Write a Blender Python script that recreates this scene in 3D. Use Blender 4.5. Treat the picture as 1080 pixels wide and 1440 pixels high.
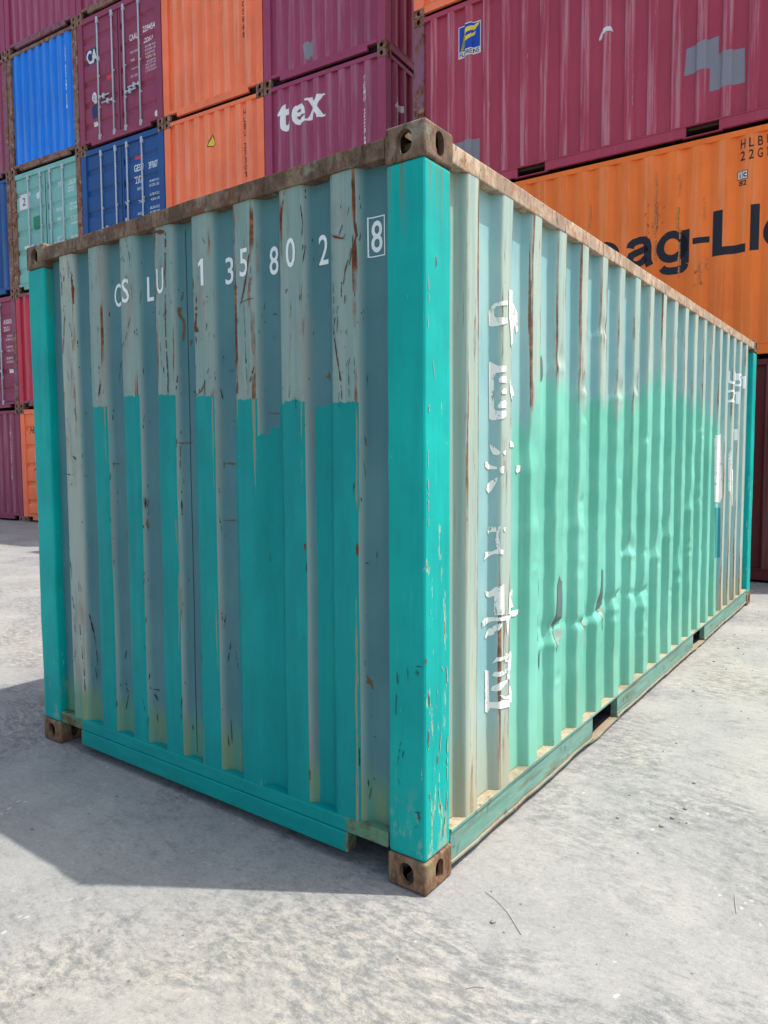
import bpy, bmesh, math, random
import numpy as np
from mathutils import Vector, Matrix, noise as mn

for o in list(bpy.data.objects):
    bpy.data.objects.remove(o)
SC = bpy.context.scene
COL = SC.collection
random.seed(7)
L, W, H = 6.058, 2.438, 2.591

# ---------------------------------------------------------------- camera
cam_data = bpy.data.cameras.new('camera')
cam = bpy.data.objects.new('camera', cam_data)
COL.objects.link(cam)
cam_data.sensor_fit = 'AUTO'
cam_data.sensor_width = 36.0
cam_data.lens = 1029.52 / 1440 * 36
cam_data.shift_x = 17.45 / 1440
cam_data.shift_y = -10.56 / 1440
cam_data.clip_start = 0.05
cam_data.clip_end = 2000
YAW, PIT, ROL = -0.6399, -0.0694, -0.0061
fw = Vector((math.sin(YAW) * math.cos(PIT), math.cos(YAW) * math.cos(PIT), math.sin(PIT)))
rt = fw.cross(Vector((0, 0, 1))).normalized()
up = rt.cross(fw)
r2 = rt * math.cos(ROL) + up * math.sin(ROL)
u2 = -rt * math.sin(ROL) + up * math.cos(ROL)
mw = Matrix((r2, u2, -fw)).transposed().to_4x4()
mw.translation = Vector((1.2938, -2.036, 1.5201))
cam.matrix_world = mw
SC.camera = cam

# ---------------------------------------------------------------- light
SUN = Vector((1.03, 0.66, 2.591)).normalized()
world = bpy.data.worlds.new('World')
SC.world = world
world.use_nodes = True
wn = world.node_tree
wn.nodes.clear()
sky = wn.nodes.new('ShaderNodeTexSky')
sky.sky_type = 'NISHITA'
sky.sun_disc = False
sky.sun_elevation = math.asin(SUN.z)
sky.sun_rotation = math.atan2(SUN.x, SUN.y)
sky.air_density = 1.3
sky.dust_density = 4.0
sky.ozone_density = 1.0
bg = wn.nodes.new('ShaderNodeBackground')
bg.inputs['Strength'].default_value = 0.15
wo = wn.nodes.new('ShaderNodeOutputWorld')
wn.links.new(sky.outputs[0], bg.inputs[0])
wn.links.new(bg.outputs[0], wo.inputs[0])
sun_data = bpy.data.lights.new('sun', 'SUN')
sun_data.energy = 3.2
sun_data.angle = math.radians(0.55)
sun_data.color = (1.0, 0.965, 0.91)
sun = bpy.data.objects.new('sun', sun_data)
COL.objects.link(sun)
sun.rotation_euler = SUN.to_track_quat('Z', 'Y').to_euler()
SC.view_settings.view_transform = 'Standard'
SC.view_settings.look = 'None'
SC.view_settings.exposure = 0.8
SC.view_settings.gamma = 1.0
SC.view_settings.use_curve_mapping = False


# ---------------------------------------------------------------- node helper
def lin(h):
    h = h.lstrip('#')
    out = []
    for i in (0, 2, 4):
        v = int(h[i:i + 2], 16) / 255
        out.append(v / 12.92 if v <= .04045 else ((v + .055) / 1.055) ** 2.4)
    return (out[0], out[1], out[2], 1.0)


class G:
    def __init__(s, name):
        s.mat = bpy.data.materials.new(name)
        s.mat.use_nodes = True
        s.t = s.mat.node_tree
        s.t.nodes.clear()
        s.out = s.t.nodes.new('ShaderNodeOutputMaterial')
        s.b = s.t.nodes.new('ShaderNodeBsdfPrincipled')
        s.t.links.new(s.b.outputs[0], s.out.inputs[0])
        s._pos = None

    def put(s, v, sock):
        if isinstance(v, bpy.types.NodeSocket):
            s.t.links.new(v, sock)
        elif v is not None:
            if sock.type == 'RGBA' and isinstance(v, (int, float)):
                v = (v, v, v, 1)
            if sock.type == 'VECTOR' and len(v) == 4:
                v = v[:3]
            sock.default_value = v

    def m(s, op, a, b=None, c=None, clamp=False):
        n = s.t.nodes.new('ShaderNodeMath')
        n.operation = op
        n.use_clamp = clamp
        for v, k in ((a, 0), (b, 1), (c, 2)):
            s.put(v, n.inputs[k])
        return n.outputs[0]

    def mul(s, a, b):
        return s.m('MULTIPLY', a, b)

    def add(s, a, b):
        return s.m('ADD', a, b)

    def sub(s, a, b):
        return s.m('SUBTRACT', a, b)

    def mx(s, a, b):
        return s.m('MAXIMUM', a, b)

    def inv(s, a):
        return s.m('SUBTRACT', 1.0, a)

    def sm(s, x, a, b):
        n = s.t.nodes.new('ShaderNodeMapRange')
        n.interpolation_type = 'SMOOTHSTEP'
        s.put(x, n.inputs[0])
        s.put(a, n.inputs[1])
        s.put(b, n.inputs[2])
        return n.outputs[0]

    def mix(s, f, a, b, mode='MIX'):
        n = s.t.nodes.new('ShaderNodeMix')
        n.data_type = 'RGBA'
        n.blend_type = mode
        s.put(f, n.inputs[0])
        s.put(a, n.inputs[6])
        s.put(b, n.inputs[7])
        return n.outputs[2]

    def pos(s):
        if s._pos is None:
            s._pos = s.t.nodes.new('ShaderNodeTexCoord').outputs['Object']
        return s._pos

    def rnd(s):
        return s.t.nodes.new('ShaderNodeObjectInfo').outputs['Random']

    def sep(s, v):
        n = s.t.nodes.new('ShaderNodeSeparateXYZ')
        s.put(v, n.inputs[0])
        return n.outputs

    def vm(s, v, k, op='MULTIPLY'):
        n = s.t.nodes.new('ShaderNodeVectorMath')
        n.operation = op
        s.put(v, n.inputs[0])
        s.put(k, n.inputs[1])
        return n.outputs[0]

    def noise(s, v, scale, detail=4, rough=.55, dist=0.0):
        n = s.t.nodes.new('ShaderNodeTexNoise')
        s.put(v, n.inputs['Vector'])
        n.inputs['Scale'].default_value = scale
        n.inputs['Detail'].default_value = detail
        n.inputs['Roughness'].default_value = rough
        n.inputs['Distortion'].default_value = dist
        return n.outputs[0]

    def vor(s, v, scale, feature='F1', rand=1.0):
        n = s.t.nodes.new('ShaderNodeTexVoronoi')
        n.feature = feature
        s.put(v, n.inputs['Vector'])
        n.inputs['Scale'].default_value = scale
        n.inputs['Randomness'].default_value = rand
        return n.outputs[0]

    def ramp(s, f, stops):
        n = s.t.nodes.new('ShaderNodeValToRGB')
        s.put(f, n.inputs[0])
        el = n.color_ramp.elements
        while len(el) < len(stops):
            el.new(0.5)
        for e, (p, c) in zip(el, stops):
            e.position = p
            e.color = (c, c, c, 1) if isinstance(c, (int, float)) else c
        return n.outputs[0]

    def attr(s, name):
        n = s.t.nodes.new('ShaderNodeAttribute')
        n.attribute_name = name
        return n.outputs['Fac']

    def bump(s, h, strength=.3, dist=.01):
        n = s.t.nodes.new('ShaderNodeBump')
        n.inputs['Strength'].default_value = strength
        n.inputs['Distance'].default_value = dist
        s.put(h, n.inputs['Height'])
        s.t.links.new(n.outputs[0], s.b.inputs['Normal'])

    def fin(s, col, rough=.5, spec=.4, metal=0.0):
        s.put(col, s.b.inputs['Base Color'])
        s.put(rough, s.b.inputs['Roughness'])
        s.put(spec, s.b.inputs['Specular IOR Level'])
        s.put(metal, s.b.inputs['Metallic'])
        return s.mat

    def rust(s, v, sc=14):
        n = s.noise(v, sc, 5, .65)
        return s.ramp(n, [(.3, lin('#3a2219')), (.5, lin('#6b3f28')), (.68, lin('#9a6440'))])


MAT = {}


def plain(name, col, rough=.55, spec=.35, metal=0.0, var=.12):
    g = G(name)
    v = g.pos()
    n = g.noise(v, 9, 4)
    c = g.mix(g.mul(n, var * 2), col, (col[0] * .6, col[1] * .6, col[2] * .6, 1))
    MAT[name] = g.fin(c, rough, spec, metal)
    return MAT[name]


def worn(name, col, colour, light, keep=.5):
    """flat print or stencil worn through in specks"""
    g = G(name)
    v = g.pos()
    n = g.noise(g.vm(v, (1, 1, .5)), 60, 4, .7)
    n2 = g.noise(v, 7, 3)
    k = g.sm(g.add(n, g.mul(n2, .5)), keep, keep + .06)
    MAT[name] = g.fin(g.mix(k, col, colour), .55, .3)
    return MAT[name]


def paint(name, col, fade='#b8b0a8', rustk=.5, rough=.42, chalk=.25):
    """factory paint on corrugated steel, some years old"""
    g = G(name)
    p = g.pos()
    r = g.rnd()
    v = g.vm(p, g.m('MULTIPLY', r, 40.0), 'ADD')
    ridge = g.attr('ridge')
    edge = g.attr('edge')
    big = g.noise(v, 1.1, 4, .6)
    streak = g.noise(g.vm(v, (22, 22, .8)), 1.0, 5, .65)
    fine = g.noise(v, 34, 4, .7)
    dk = (col[0] * .86, col[1] * .84, col[2] * .86, 1)
    lt = tuple(min(1, a * 1.0 + (b - a) * .22) for a, b in zip(col, lin(fade)))
    c = g.mix(g.sm(big, .35, .7), dk, col)
    c = g.mix(g.mul(g.sm(streak, .5, .75), chalk), c, lt)
    # rubbed lighter lines along the proud folds
    rub = g.mul(edge, g.sm(streak, .42, .62))
    c = g.mix(g.mul(rub, .45), c, lin(fade))
    # chips and rust
    chip = g.sm(g.add(g.noise(g.vm(v, (14, 14, 3.2)), 1.0, 6, .72), g.mul(edge, .10)), .80 - .10 * rustk, .83 - .10 * rustk)
    c = g.mix(g.mul(chip, .85), c, g.rust(v))
    dirt = g.sm(g.noise(g.vm(v, (6, 6, 1.2)), 1.0, 5, .6), .5, .8)
    c = g.mix(g.mul(dirt, .13), c, lin('#4a4038'))
    g.bump(g.add(g.mul(big, .5), g.mul(fine, .04)), .25, .012)
    MAT[name] = g.fin(c, g.add(rough, g.mul(streak, .18)), .28)
    return MAT[name]


def rusty(name, col, amount, lightcol='#a89684'):
    g = G(name)
    p = g.pos()
    v = g.vm(p, g.m('MULTIPLY', g.rnd(), 30.0), 'ADD')
    a = g.noise(v, 5, 6, .65)
    b = g.noise(g.vm(v, (18, 18, 4)), 1.0, 5, .7)
    f = g.noise(v, 70, 3, .7)
    k = g.sm(g.add(g.mul(a, .7), g.mul(b, .5)), .78 - .45 * amount, .9 - .45 * amount)
    ru = g.rust(v, 20)
    ru = g.mix(g.sm(g.noise(v, 11, 5), .5, .66), ru, lin(lightcol))
    c = g.mix(k, col, ru)
    c = g.mix(g.mul(g.sm(b, .58, .72), .35), c, lin('#3a2c26'))
    g.bump(g.add(g.mul(b, .4), g.mul(f, .3)), .5, .006)
    MAT[name] = g.fin(c, g.add(.62, g.mul(f, .25)), .3)
    return MAT[name]


# ---- colours of the yard containers
P_PURPLE = paint('paint_purple', lin('#a04464'), '#a98f9c')
P_MAROON = paint('paint_maroon', lin('#94405a'), '#a58a92')
P_FLOR = paint('paint_wine', lin('#b04258'), '#c8a0a8', .45)
P_RED = paint('paint_red', lin('#c43e50'), '#b98a8a')
P_DRED = paint('paint_dark_red', lin('#6a2626'), '#80605a')
P_ORANGE = paint('paint_orange', lin('#ff8458'), '#f0b090', .2, .45, .15)
P_HAPAG = paint('paint_deep_orange', lin('#ff8030'), '#eaa070', .3, .42, .15)
P_BLUE = paint('paint_blue', lin('#0d80e8'), '#7f93a8', .7)
P_NAVY = paint('paint_navy', lin('#26548e'), '#6f86a8')
P_GREEN = paint('paint_sea_green', lin('#7fbab0'), '#a8c4b8')
rusty('rust_bare', lin('#7a5c48'), .95)
rusty('rust_maroon', lin('#86586a'), .45, '#9a7c74')
rusty('rust_brown', lin('#85685e'), .55, '#a08878')
plain('galvanised', lin('#b4bcc4'), .45, .5, .0)
plain('dark_steel', lin('#22242a'), .7, .2)
plain('rubber', lin('#2a2730'), .8, .2)
worn('white_print', lin('#e8e8e6'), lin('#8a7f84'), 1, .95)
plain('black_print', lin('#1b1c28'), .5, .35)
plain('yellow_print', lin('#ecd04a'), .5, .3)
plain('blue_print', lin('#1348b0'), .45, .35)
plain('navy_print', lin('#21305a'), .5, .35)
plain('sticker_white', lin('#dcdcdc'), .5, .3)
plain('red_print', lin('#d8404c'), .5, .3)
plain('green_print', lin('#1f8560'), .5, .3)
plain('grey_patch', lin('#7e8794'), .55, .3, 0, .2)
worn('grey_touch_up', lin('#86868f'), lin('#85485c'), 1, .95)

# ---- the hero container's paints
TEAL = lin('#13a096')
RUSTCOL = lin('#7a4529')


def teal_paint():
    g = G('teal_paint')
    v = g.pos()
    x, y, z = g.sep(v)
    big = g.noise(v, 2.2, 4)
    st = g.noise(g.vm(v, (26, 26, 1.1)), 1.0, 5, .65)
    c = g.mix(g.sm(big, .3, .75), lin('#009690'), lin('#00aaa0'))
    c = g.mix(g.mul(g.sm(st, .52, .8), .3), c, lin('#008f88'))
    # worn-through spots with bare metal and old paint round them, long and upright
    sc = g.noise(g.vm(v, (34, 34, 5)), 1.0, 6, .68)
    band = g.add(g.sub(g.add(sc, g.mul(g.noise(v, 3.1, 3), .16)), .07), g.mul(g.mul(g.sm(x, -.035, -.012), g.sm(z, 2.6, .3)), .10))
    old = g.sm(band, .70, .725)
    bare = g.sm(band, .745, .765)
    c = g.mix(g.mul(old, .85), c, lin('#a9b79a'))
    c = g.mix(bare, c, g.rust(v, 30))
    grime = g.sm(g.noise(g.vm(v, (16, 16, 1.3)), 1.0, 6, .7), .48, .72)
    c = g.mix(g.mul(grime, .28), c, lin('#00706c'))
    c = g.mix(g.mul(g.sm(g.noise(g.vm(v, (60, 60, 3)), 1.0, 5, .7), .6, .72), .35), c, lin('#3fb8aa'))
    # run-off under the top casting
    run = g.mul(g.sm(z, 2.15, 2.47), g.sm(g.noise(g.vm(v, (40, 40, 1.2)), 1.0, 4), .52, .66))
    c = g.mix(g.mul(run, .6), c, lin('#6d6a4c'))
    # splash zone by the foot
    foot = g.mul(g.sm(z, .42, .12), g.sm(g.noise(g.vm(v, (12, 12, 6)), 1.0, 5, .7), .5, .64))
    c = g.mix(g.mul(foot, .7), c, lin('#8fa48c'))
    g.bump(g.add(g.mul(st, .4), g.mul(big, .6)), .18, .01)
    MAT['teal_paint'] = g.fin(c, g.add(.45, g.mul(st, .2)), .2)


def end_paint():
    g = G('weathered_end_paint')
    v = g.pos()
    x, y, z = g.sep(v)
    ridge = g.attr('ridge')
    edge = g.attr('edge')
    top = g.attr('top')
    big = g.noise(v, 1.7, 4, .6)
    st = g.noise(g.vm(v, (30, 30, 1.0)), 1.0, 6, .65)
    fine = g.noise(v, 45, 4, .7)
    rec = g.mix(g.sm(big, .3, .7), lin('#47747a'), lin('#548084'))
    rid = g.mix(g.sm(st, .35, .7), lin('#77938d'), lin('#91a197'))
    far = g.sm(x, -1.98, -2.06)
    rid = g.mix(far, rid, g.mix(g.sm(st, .4, .6), lin('#95a49a'), lin('#a9ae9e')))
    c = g.mix(g.sm(ridge, .25, .95), rec, rid)  # ribs faded paler; recess colour also has some shade painted in
    c = g.mix(g.mul(g.sm(st, .55, .75), .35), c, lin('#5b6f70'))
    stain = g.mul(g.sm(g.noise(g.vm(v, (7, 7, 1.6)), 1.0, 5, .65), .50, .68), ridge)
    c = g.mix(g.mul(stain, .55), c, lin('#84776a'))
    # rust along the folds of the proud ribs
    er = g.mul(g.sm(g.add(g.mul(edge, .36), st), .78, .85), g.sm(g.noise(g.vm(v, (4, 4, 3)), 1.0, 3), .45, .57))
    up = g.sm(z, 1.2, 1.9)
    c = g.mix(g.mul(er, g.add(.35, g.mul(up, .65))), c, g.rust(v, 25))
    bl = g.mul(g.mul(g.sm(g.noise(g.vm(v, (24, 24, 2.4)), 1.0, 6, .7), .60, .70), ridge), up)
    c = g.mix(g.mul(bl, .8), c, g.rust(v, 18))
    # chips
    ch = g.noise(g.vm(v, (46, 46, 17)), 1.0, 4, .6)
    chip = g.sm(g.add(ch, g.mul(ridge, .045)), .74, .755)
    c = g.mix(chip, c, lin('#3c2a26'))
    # new teal coat, brushed up to a line
    wob = g.add(g.mul(g.sub(g.noise(g.vm(v, (26, 26, 5)), 1.0, 3), .5), .035), g.mul(g.sub(g.noise(g.vm(v, (120, 120, 10)), 1.0, 3), .5), .022))
    tm = g.m('GREATER_THAN', g.add(top, wob), z)
    tc = g.mix(g.sm(big, .3, .7), lin('#008784'), lin('#00928e'))
    tc = g.mix(g.mul(g.sm(st, .5, .75), .25), tc, lin('#007a78'))
    roll = g.noise(g.vm(v, (9, 9, 2.2)), 1.0, 6, .7)
    tc = g.mix(g.mul(g.sm(roll, .42, .68), .35), tc, lin('#00706f'))
    tc = g.mix(g.mul(g.sm(g.noise(v, 26, 6, .75), .56, .72), .3), tc, lin('#1c8f86'))
    c = g.mix(tm, c, tc)
    tr = g.mul(g.sm(g.add(g.mul(edge, .30), st), .83, .86), tm)
    c = g.mix(g.mul(tr, .9), c, lin('#8d8468'))
    # greenish overspray by the sill
    ws = g.mul(g.sm(g.add(z, g.mul(g.sub(st, .5), .14)), .42, .26), g.inv(tm))
    c = g.mix(g.mul(ws, .7), c, g.mix(g.sm(st, .4, .65), lin('#4f8f74'), lin('#7b8a58')))
    g.bump(g.add(g.mul(big, .8), g.mul(fine, .05)), .25, .012)
    MAT['end_paint'] = g.fin(c, g.add(.48, g.mul(st, .2)), .22)


def side_paint():
    g = G('weathered_side_paint')
    v = g.pos()
    x, y, z = g.sep(v)
    ridge = g.attr('ridge')
    edge = g.attr('edge')
    big = g.noise(v, 1.6, 4, .6)
    st = g.noise(g.vm(v, (30, 30, 1.1)), 1.0, 6, .65)
    st2 = g.noise(g.vm(v, (8, 8, .7)), 1.0, 4, .6)
    fine = g.noise(v, 50, 4, .7)
    blue = g.mix(g.sm(big, .3, .7), lin('#7aa6a8'), lin('#93b6b2'))
    grey = g.mix(g.sm(st, .3, .7), lin('#7d9184'), lin('#98a897'))
    nearp = g.sm(y, .46, .24)
    c = g.mix(g.mul(nearp, .85), blue, grey)
    cream = g.mix(g.sm(st, .35, .65), lin('#8ea297'), lin('#aeb3a0'))
    c = g.mix(g.mul(g.sm(ridge, .55, 1.0), .75), c, cream)
    c = g.mix(g.mul(g.sm(st2, .5, .72), .3), c, lin('#7f9a92'))
    # the old mint respray
    ztop = g.ramp(g.m('DIVIDE', y, 6.0), [(.0, .70), (.13, .66), (.17, .79), (.19, .75), (.24, .725), (.33, .72), (.455, .80), (.55, .765), (.69, .755), (.76, .70)])
    zt = g.mul(ztop, 2.5)
    n1 = g.add(g.mul(g.sub(g.noise(v, 4.5, 4, .6), .5), .25), g.mul(g.sub(g.noise(g.vm(v, (14, 14, 2)), 1.0, 5, .6), .5), .55))
    mm = g.sm(g.sub(g.add(zt, n1), z), -.03, .12)
    le = g.sm(g.add(y, g.mul(n1, .25)), .70, .80)
    re = g.sm(g.add(y, g.mul(n1, .6)), 4.62, 4.45)
    mint = g.mul(g.mul(mm, le), re)
    rubm = g.mul(g.sm(st, .55, .72), .25)
    mc = g.mix(g.sm(big, .3, .7), lin('#5fab95'), lin('#74bda8'))
    mc = g.mix(rubm, mc, lin('#98d0bc'))
    c = g.mix(mint, c, mc)
    # second scrap of darker respray between
    # rust on the folds
    low = g.mix(mint, 1.0, .25)
    rn = g.noise(g.vm(v, (9, 9, .9)), 1.0, 4, .6)
    fil = g.noise(g.vm(v, (60, 60, 2.2)), 1.0, 5, .7)
    c = g.mix(g.mul(g.sm(fil, .6, .7), g.mix(mint, .45, .22)), c, g.mix(mint, lin('#7c8070'), lin('#4f9a84')))
    band2 = g.sm(g.m('ABSOLUTE', g.sub(y, .605)), .035, .012)
    er = g.mul(g.sm(g.add(g.mul(edge, .32), g.add(st, g.mul(band2, .12))), .76, .81), g.sm(g.add(rn, g.mul(band2, .25)), .40, .52))
    c = g.mix(g.mul(g.mul(er, .9), low), c, g.rust(v, 26))
    bl = g.mul(g.mul(g.sm(g.noise(g.vm(v, (30, 30, 2.6)), 1.0, 6, .72), .57, .66), g.sm(ridge, .5, 1.0)), g.inv(mint))
    c = g.mix(g.mul(bl, .75), c, g.rust(v, 20))
    ch = g.noise(g.vm(v, (40, 40, 13)), 1.0, 5, .62)
    chip = g.sm(g.add(ch, g.mul(edge, .05)), .74, .755)
    c = g.mix(chip, c, g.mix(mint, lin('#6a4a38'), lin('#2c5850')))
    # dust and brown run-off by the sill
    du = g.sm(g.add(z, g.mul(g.sub(st, .5), .5)), .62, .16)
    c = g.mix(g.mul(g.mul(du, .5), g.mix(g.mul(le, re), 1.0, .25)), c, lin('#a3906c'))
    g.bump(g.add(g.mul(big, .6), g.mul(fine, .06)), .25, .012)
    MAT['side_paint'] = g.fin(c, g.add(.55, g.mul(st, .2)), .25)


def rail_paint():
    """bottom side rail: grey-green paint, sandy dust on upward faces"""
    g = G('dusty_rail_paint')
    v = g.pos()
    st = g.noise(g.vm(v, (3, 3, 20)), 1.0, 5, .65)
    f = g.noise(v, 40, 4, .7)
    geo = g.t.nodes.new('ShaderNodeNewGeometry')
    nz = g.sep(geo.outputs['Normal'])[2]
    c = g.mix(g.sm(st, .35, .7), lin('#5f8c80'), lin('#76998a'))
    c = g.mix(g.sm(g.noise(g.vm(v, (9, 9, 9)), 1.0, 6, .7), .62, .72), c, lin('#7b6a50'))
    c = g.mix(g.mul(g.sm(nz, .4, .8), .85), c, g.mix(g.sm(f, .4, .6), lin('#94806c'), lin('#a59478')))
    c = g.mix(g.mul(g.sm(g.noise(g.vm(v, (2, 2, 30)), 1.0, 6, .7), .48, .62), .55), c, lin('#5f5c4a'))
    z = g.sep(v)[2]
    c = g.mix(g.mul(g.sm(z, .06, .036), g.sm(f, .4, .6)), c, lin('#8a7866'))
    c = g.mix(g.mul(g.sm(g.noise(v, 16, 6, .75), .58, .66), .7), c, lin('#5a3c2a'))
    MAT['rail_paint'] = g.fin(c, .65, .25)


def sill_paint():
    g = G('teal_sill_paint')
    v = g.pos()
    x, y, z = g.sep(v)
    st = g.noise(g.vm(v, (5, 20, 20)), 1.0, 5, .65)
    e = g.mx(g.sm(g.add(x, g.mul(g.sub(st, .5), .05)), -.365, -.345), g.sm(g.add(x, g.mul(g.sub(st, .5), .05)), -2.06, -2.09))
    c = g.mix(g.sm(st, .35, .7), lin('#008782'), lin('#00928a'))
    old = g.mix(g.sm(g.noise(v, 12, 5, .7), .42, .6), lin('#5a8468'), lin('#5f4c34'))
    c = g.mix(e, c, old)
    c = g.mix(g.sm(g.noise(v, 17, 6, .75), .70, .73), c, lin('#5b3a2a'))
    MAT['sill_paint'] = g.fin(c, .5, .22)


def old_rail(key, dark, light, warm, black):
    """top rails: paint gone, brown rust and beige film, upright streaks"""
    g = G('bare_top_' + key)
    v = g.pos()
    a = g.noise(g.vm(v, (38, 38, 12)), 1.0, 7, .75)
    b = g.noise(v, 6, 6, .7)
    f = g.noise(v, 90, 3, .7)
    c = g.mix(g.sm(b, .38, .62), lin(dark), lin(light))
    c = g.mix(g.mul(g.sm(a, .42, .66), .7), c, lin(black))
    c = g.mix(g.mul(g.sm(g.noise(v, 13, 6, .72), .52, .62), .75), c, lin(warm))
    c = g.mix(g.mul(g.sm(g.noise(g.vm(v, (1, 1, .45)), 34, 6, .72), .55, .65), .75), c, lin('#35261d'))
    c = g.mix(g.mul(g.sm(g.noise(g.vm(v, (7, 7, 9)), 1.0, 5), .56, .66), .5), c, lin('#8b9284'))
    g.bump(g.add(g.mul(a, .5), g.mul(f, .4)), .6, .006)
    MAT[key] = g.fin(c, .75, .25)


def foot_casting():
    g = G('rusty_casting')
    v = g.pos()
    a = g.noise(g.vm(v, (34, 34, 16)), 1.0, 7, .75)
    b = g.noise(v, 9, 6, .7)
    f = g.noise(v, 90, 3, .7)
    c = g.mix(g.sm(a, .35, .65), lin('#5a4232'), lin('#8a6a50'))
    c = g.mix(g.sm(b, .5, .7), c, lin('#7c7a5e'))
    c = g.mix(g.mul(g.sm(g.noise(g.vm(v, (25, 25, 8)), 1.0, 5), .55, .66), .8), c, lin('#3a2a22'))
    g.bump(g.add(g.mul(a, .5), g.mul(f, .5)), .7, .006)
    MAT['hero_casting'] = g.fin(c, .72, .25)


teal_paint(); end_paint(); side_paint(); rail_paint(); sill_paint(); foot_casting()
old_rail('old_rail', '#5a4738', '#84705c', '#6a3f2a', '#453527')  # darker copy of the rail tones, shade of the end put into the colour
old_rail('sunlit_rail', '#94806c', '#bfa88e', '#9a6a4c', '#7d6450')  # lighter copy for the long side, sunlight put into the colour
plain('hero_print', lin('#e6ece9'), .5, .3)
worn('hero_glyph', lin('#dfe0d8'), lin('#90a69c'), 1, .83)
plain('mark_dark', lin('#35221d'), .7, .2)
plain('mark_rust', lin('#6e4029'), .75, .2, 0, .3)
plain('mark_ochre', lin('#6f5a3c'), .7, .2, 0, .3)
plain('peel_grey', lin('#5c7470'), .6, .3, 0, .3)
plain('bare_cream', lin('#a3a08c'), .65, .3, 0, .3)
plain('bare_primer', lin('#8fa896'), .65, .3, 0, .4)
plain('bare_orange_wear', lin('#c88a58'), .65, .3, 0, .3)
plain('orange_rust', lin('#b56a38'), .7, .2, 0, .3)
plain('teal_scrap', lin('#2f8f92'), .5, .3)
plain('plywood', lin('#4a3c30'), .8, .2)


def concrete():
    g = G('concrete_yard')
    v = g.t.nodes.new('ShaderNodeTexCoord').outputs['Object']
    a = g.noise(v, .45, 4, .55)
    b = g.noise(v, 1.6, 7, .68)
    warp = g.t.nodes.new('ShaderNodeTexNoise')
    warp.inputs['Scale'].default_value = .6
    g.t.links.new(v, warp.inputs['Vector'])
    wv = g.vm(v, g.vm(warp.outputs['Color'], (.5, .5, 0)), 'ADD')
    c2 = g.noise(g.vm(wv, (1, 1.5, 1)), 15, 9, .78, .2)
    sw = g.noise(g.vm(wv, (9, 17, 1)), 1.6, 9, .82, .3)
    f = g.noise(v, 60, 6, .8)
    gr = g.noise(v, 240, 3, .7)
    base = g.mix(g.sm(b, .3, .72), lin('#868684'), lin('#9b9993'))
    base = g.mix(g.mul(g.sm(a, .5, .64), .5), base, lin('#a8a190'))
    where = g.sm(g.add(g.noise(v, .9, 4, .6), g.mul(g.sub(c2, .5), .3)), .43, .58)
    base = g.mix(g.mul(g.mul(g.sm(sw, .42, .60), where), .7), base, lin('#53585b'))
    base = g.mix(g.mul(g.sm(g.noise(g.vm(v, (1, 1, 1)), .75, 5, .65), .56, .66), .25), base, lin('#6f7476'))
    base = g.mix(g.mul(g.mul(g.sm(sw, .46, .34), where), .4), base, lin('#b2b1ab'))
    base = g.mix(g.mul(g.sm(c2, .50, .66), .32), base, lin('#686a6a'))
    base = g.mix(g.mul(g.sm(c2, .46, .32), .4), base, lin('#b0aea8'))
    base = g.mix(g.mul(g.sm(f, .50, .68), .42), base, lin('#5c5e5e'))
    base = g.mix(g.mul(g.sm(f, .47, .32), .35), base, lin('#b4b2ac'))
    # pale flecks and pock marks
    d = g.vor(g.vm(wv, (1.0, .6, 1)), 26)
    fl = g.mul(g.sm(g.add(d, g.mul(f, .3)), .34, .28), g.sm(g.noise(v, 2.6, 4), .56, .64))
    base = g.mix(g.mul(fl, .5), base, lin('#c6c4be'))
    d2 = g.vor(v, 7)
    base = g.mix(g.mul(g.sm(d2, .05, .03), .7), base, lin('#4c4c4c'))
    base = g.mix(g.m('MULTIPLY', g.sub(gr, .45), 1.1, None, True), base, lin('#5a5a5a'))
    h = g.add(g.add(g.mul(c2, .8), g.mul(f, .35)), g.mul(sw, .5))
    g.bump(h, .55, .012)
    MAT['concrete'] = g.fin(base, .85, .2)


concrete()


# ---------------------------------------------------------------- mesh helpers
def prop(o, label=None, cat=None, group=None, kind=None):
    if label: o['label'] = label
    if cat: o['category'] = cat
    if group: o['group'] = group
    if kind: o['kind'] = kind
    return o


def link(name, mesh, mat=None, parent=None, loc=None, rot=None):
    o = bpy.data.objects.new(name, mesh)
    COL.objects.link(o)
    if parent: o.parent = parent
    if loc: o.location = loc
    if rot: o.rotation_euler = rot
    if mat and mesh is not None:
        if not mesh.materials:
            mesh.materials.append(None)
        o.material_slots[0].link = 'OBJECT'
        o.material_slots[0].material = MAT[mat] if isinstance(mat, str) else mat
    return o


def to_mesh(bm, name, smooth=False):
    me = bpy.data.meshes.new(name)
    bm.normal_update()
    bm.to_mesh(me)
    bm.free()
    if smooth:
        me.shade_smooth()
    return me


def box(bm, x0, x1, y0, y1, z0, z1, bev=0.0, seg=2):
    r = bmesh.ops.create_cube(bm, size=1.0)
    vs = r['verts']
    for v in vs:
        v.co = Vector(((x0 + x1) / 2 + v.co.x * (x1 - x0), (y0 + y1) / 2 + v.co.y * (y1 - y0), (z0 + z1) / 2 + v.co.z * (z1 - z0)))
    if bev:
        es = list({e for v in vs for e in v.link_edges})
        bmesh.ops.bevel(bm, geom=es, offset=bev, segments=seg, affect='EDGES', profile=.6)


def boxmesh(name, *boxes, bev=.004):
    bm = bmesh.new()
    for b in boxes:
        box(bm, *b, bev=bev)
    return to_mesh(bm, name)


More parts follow.
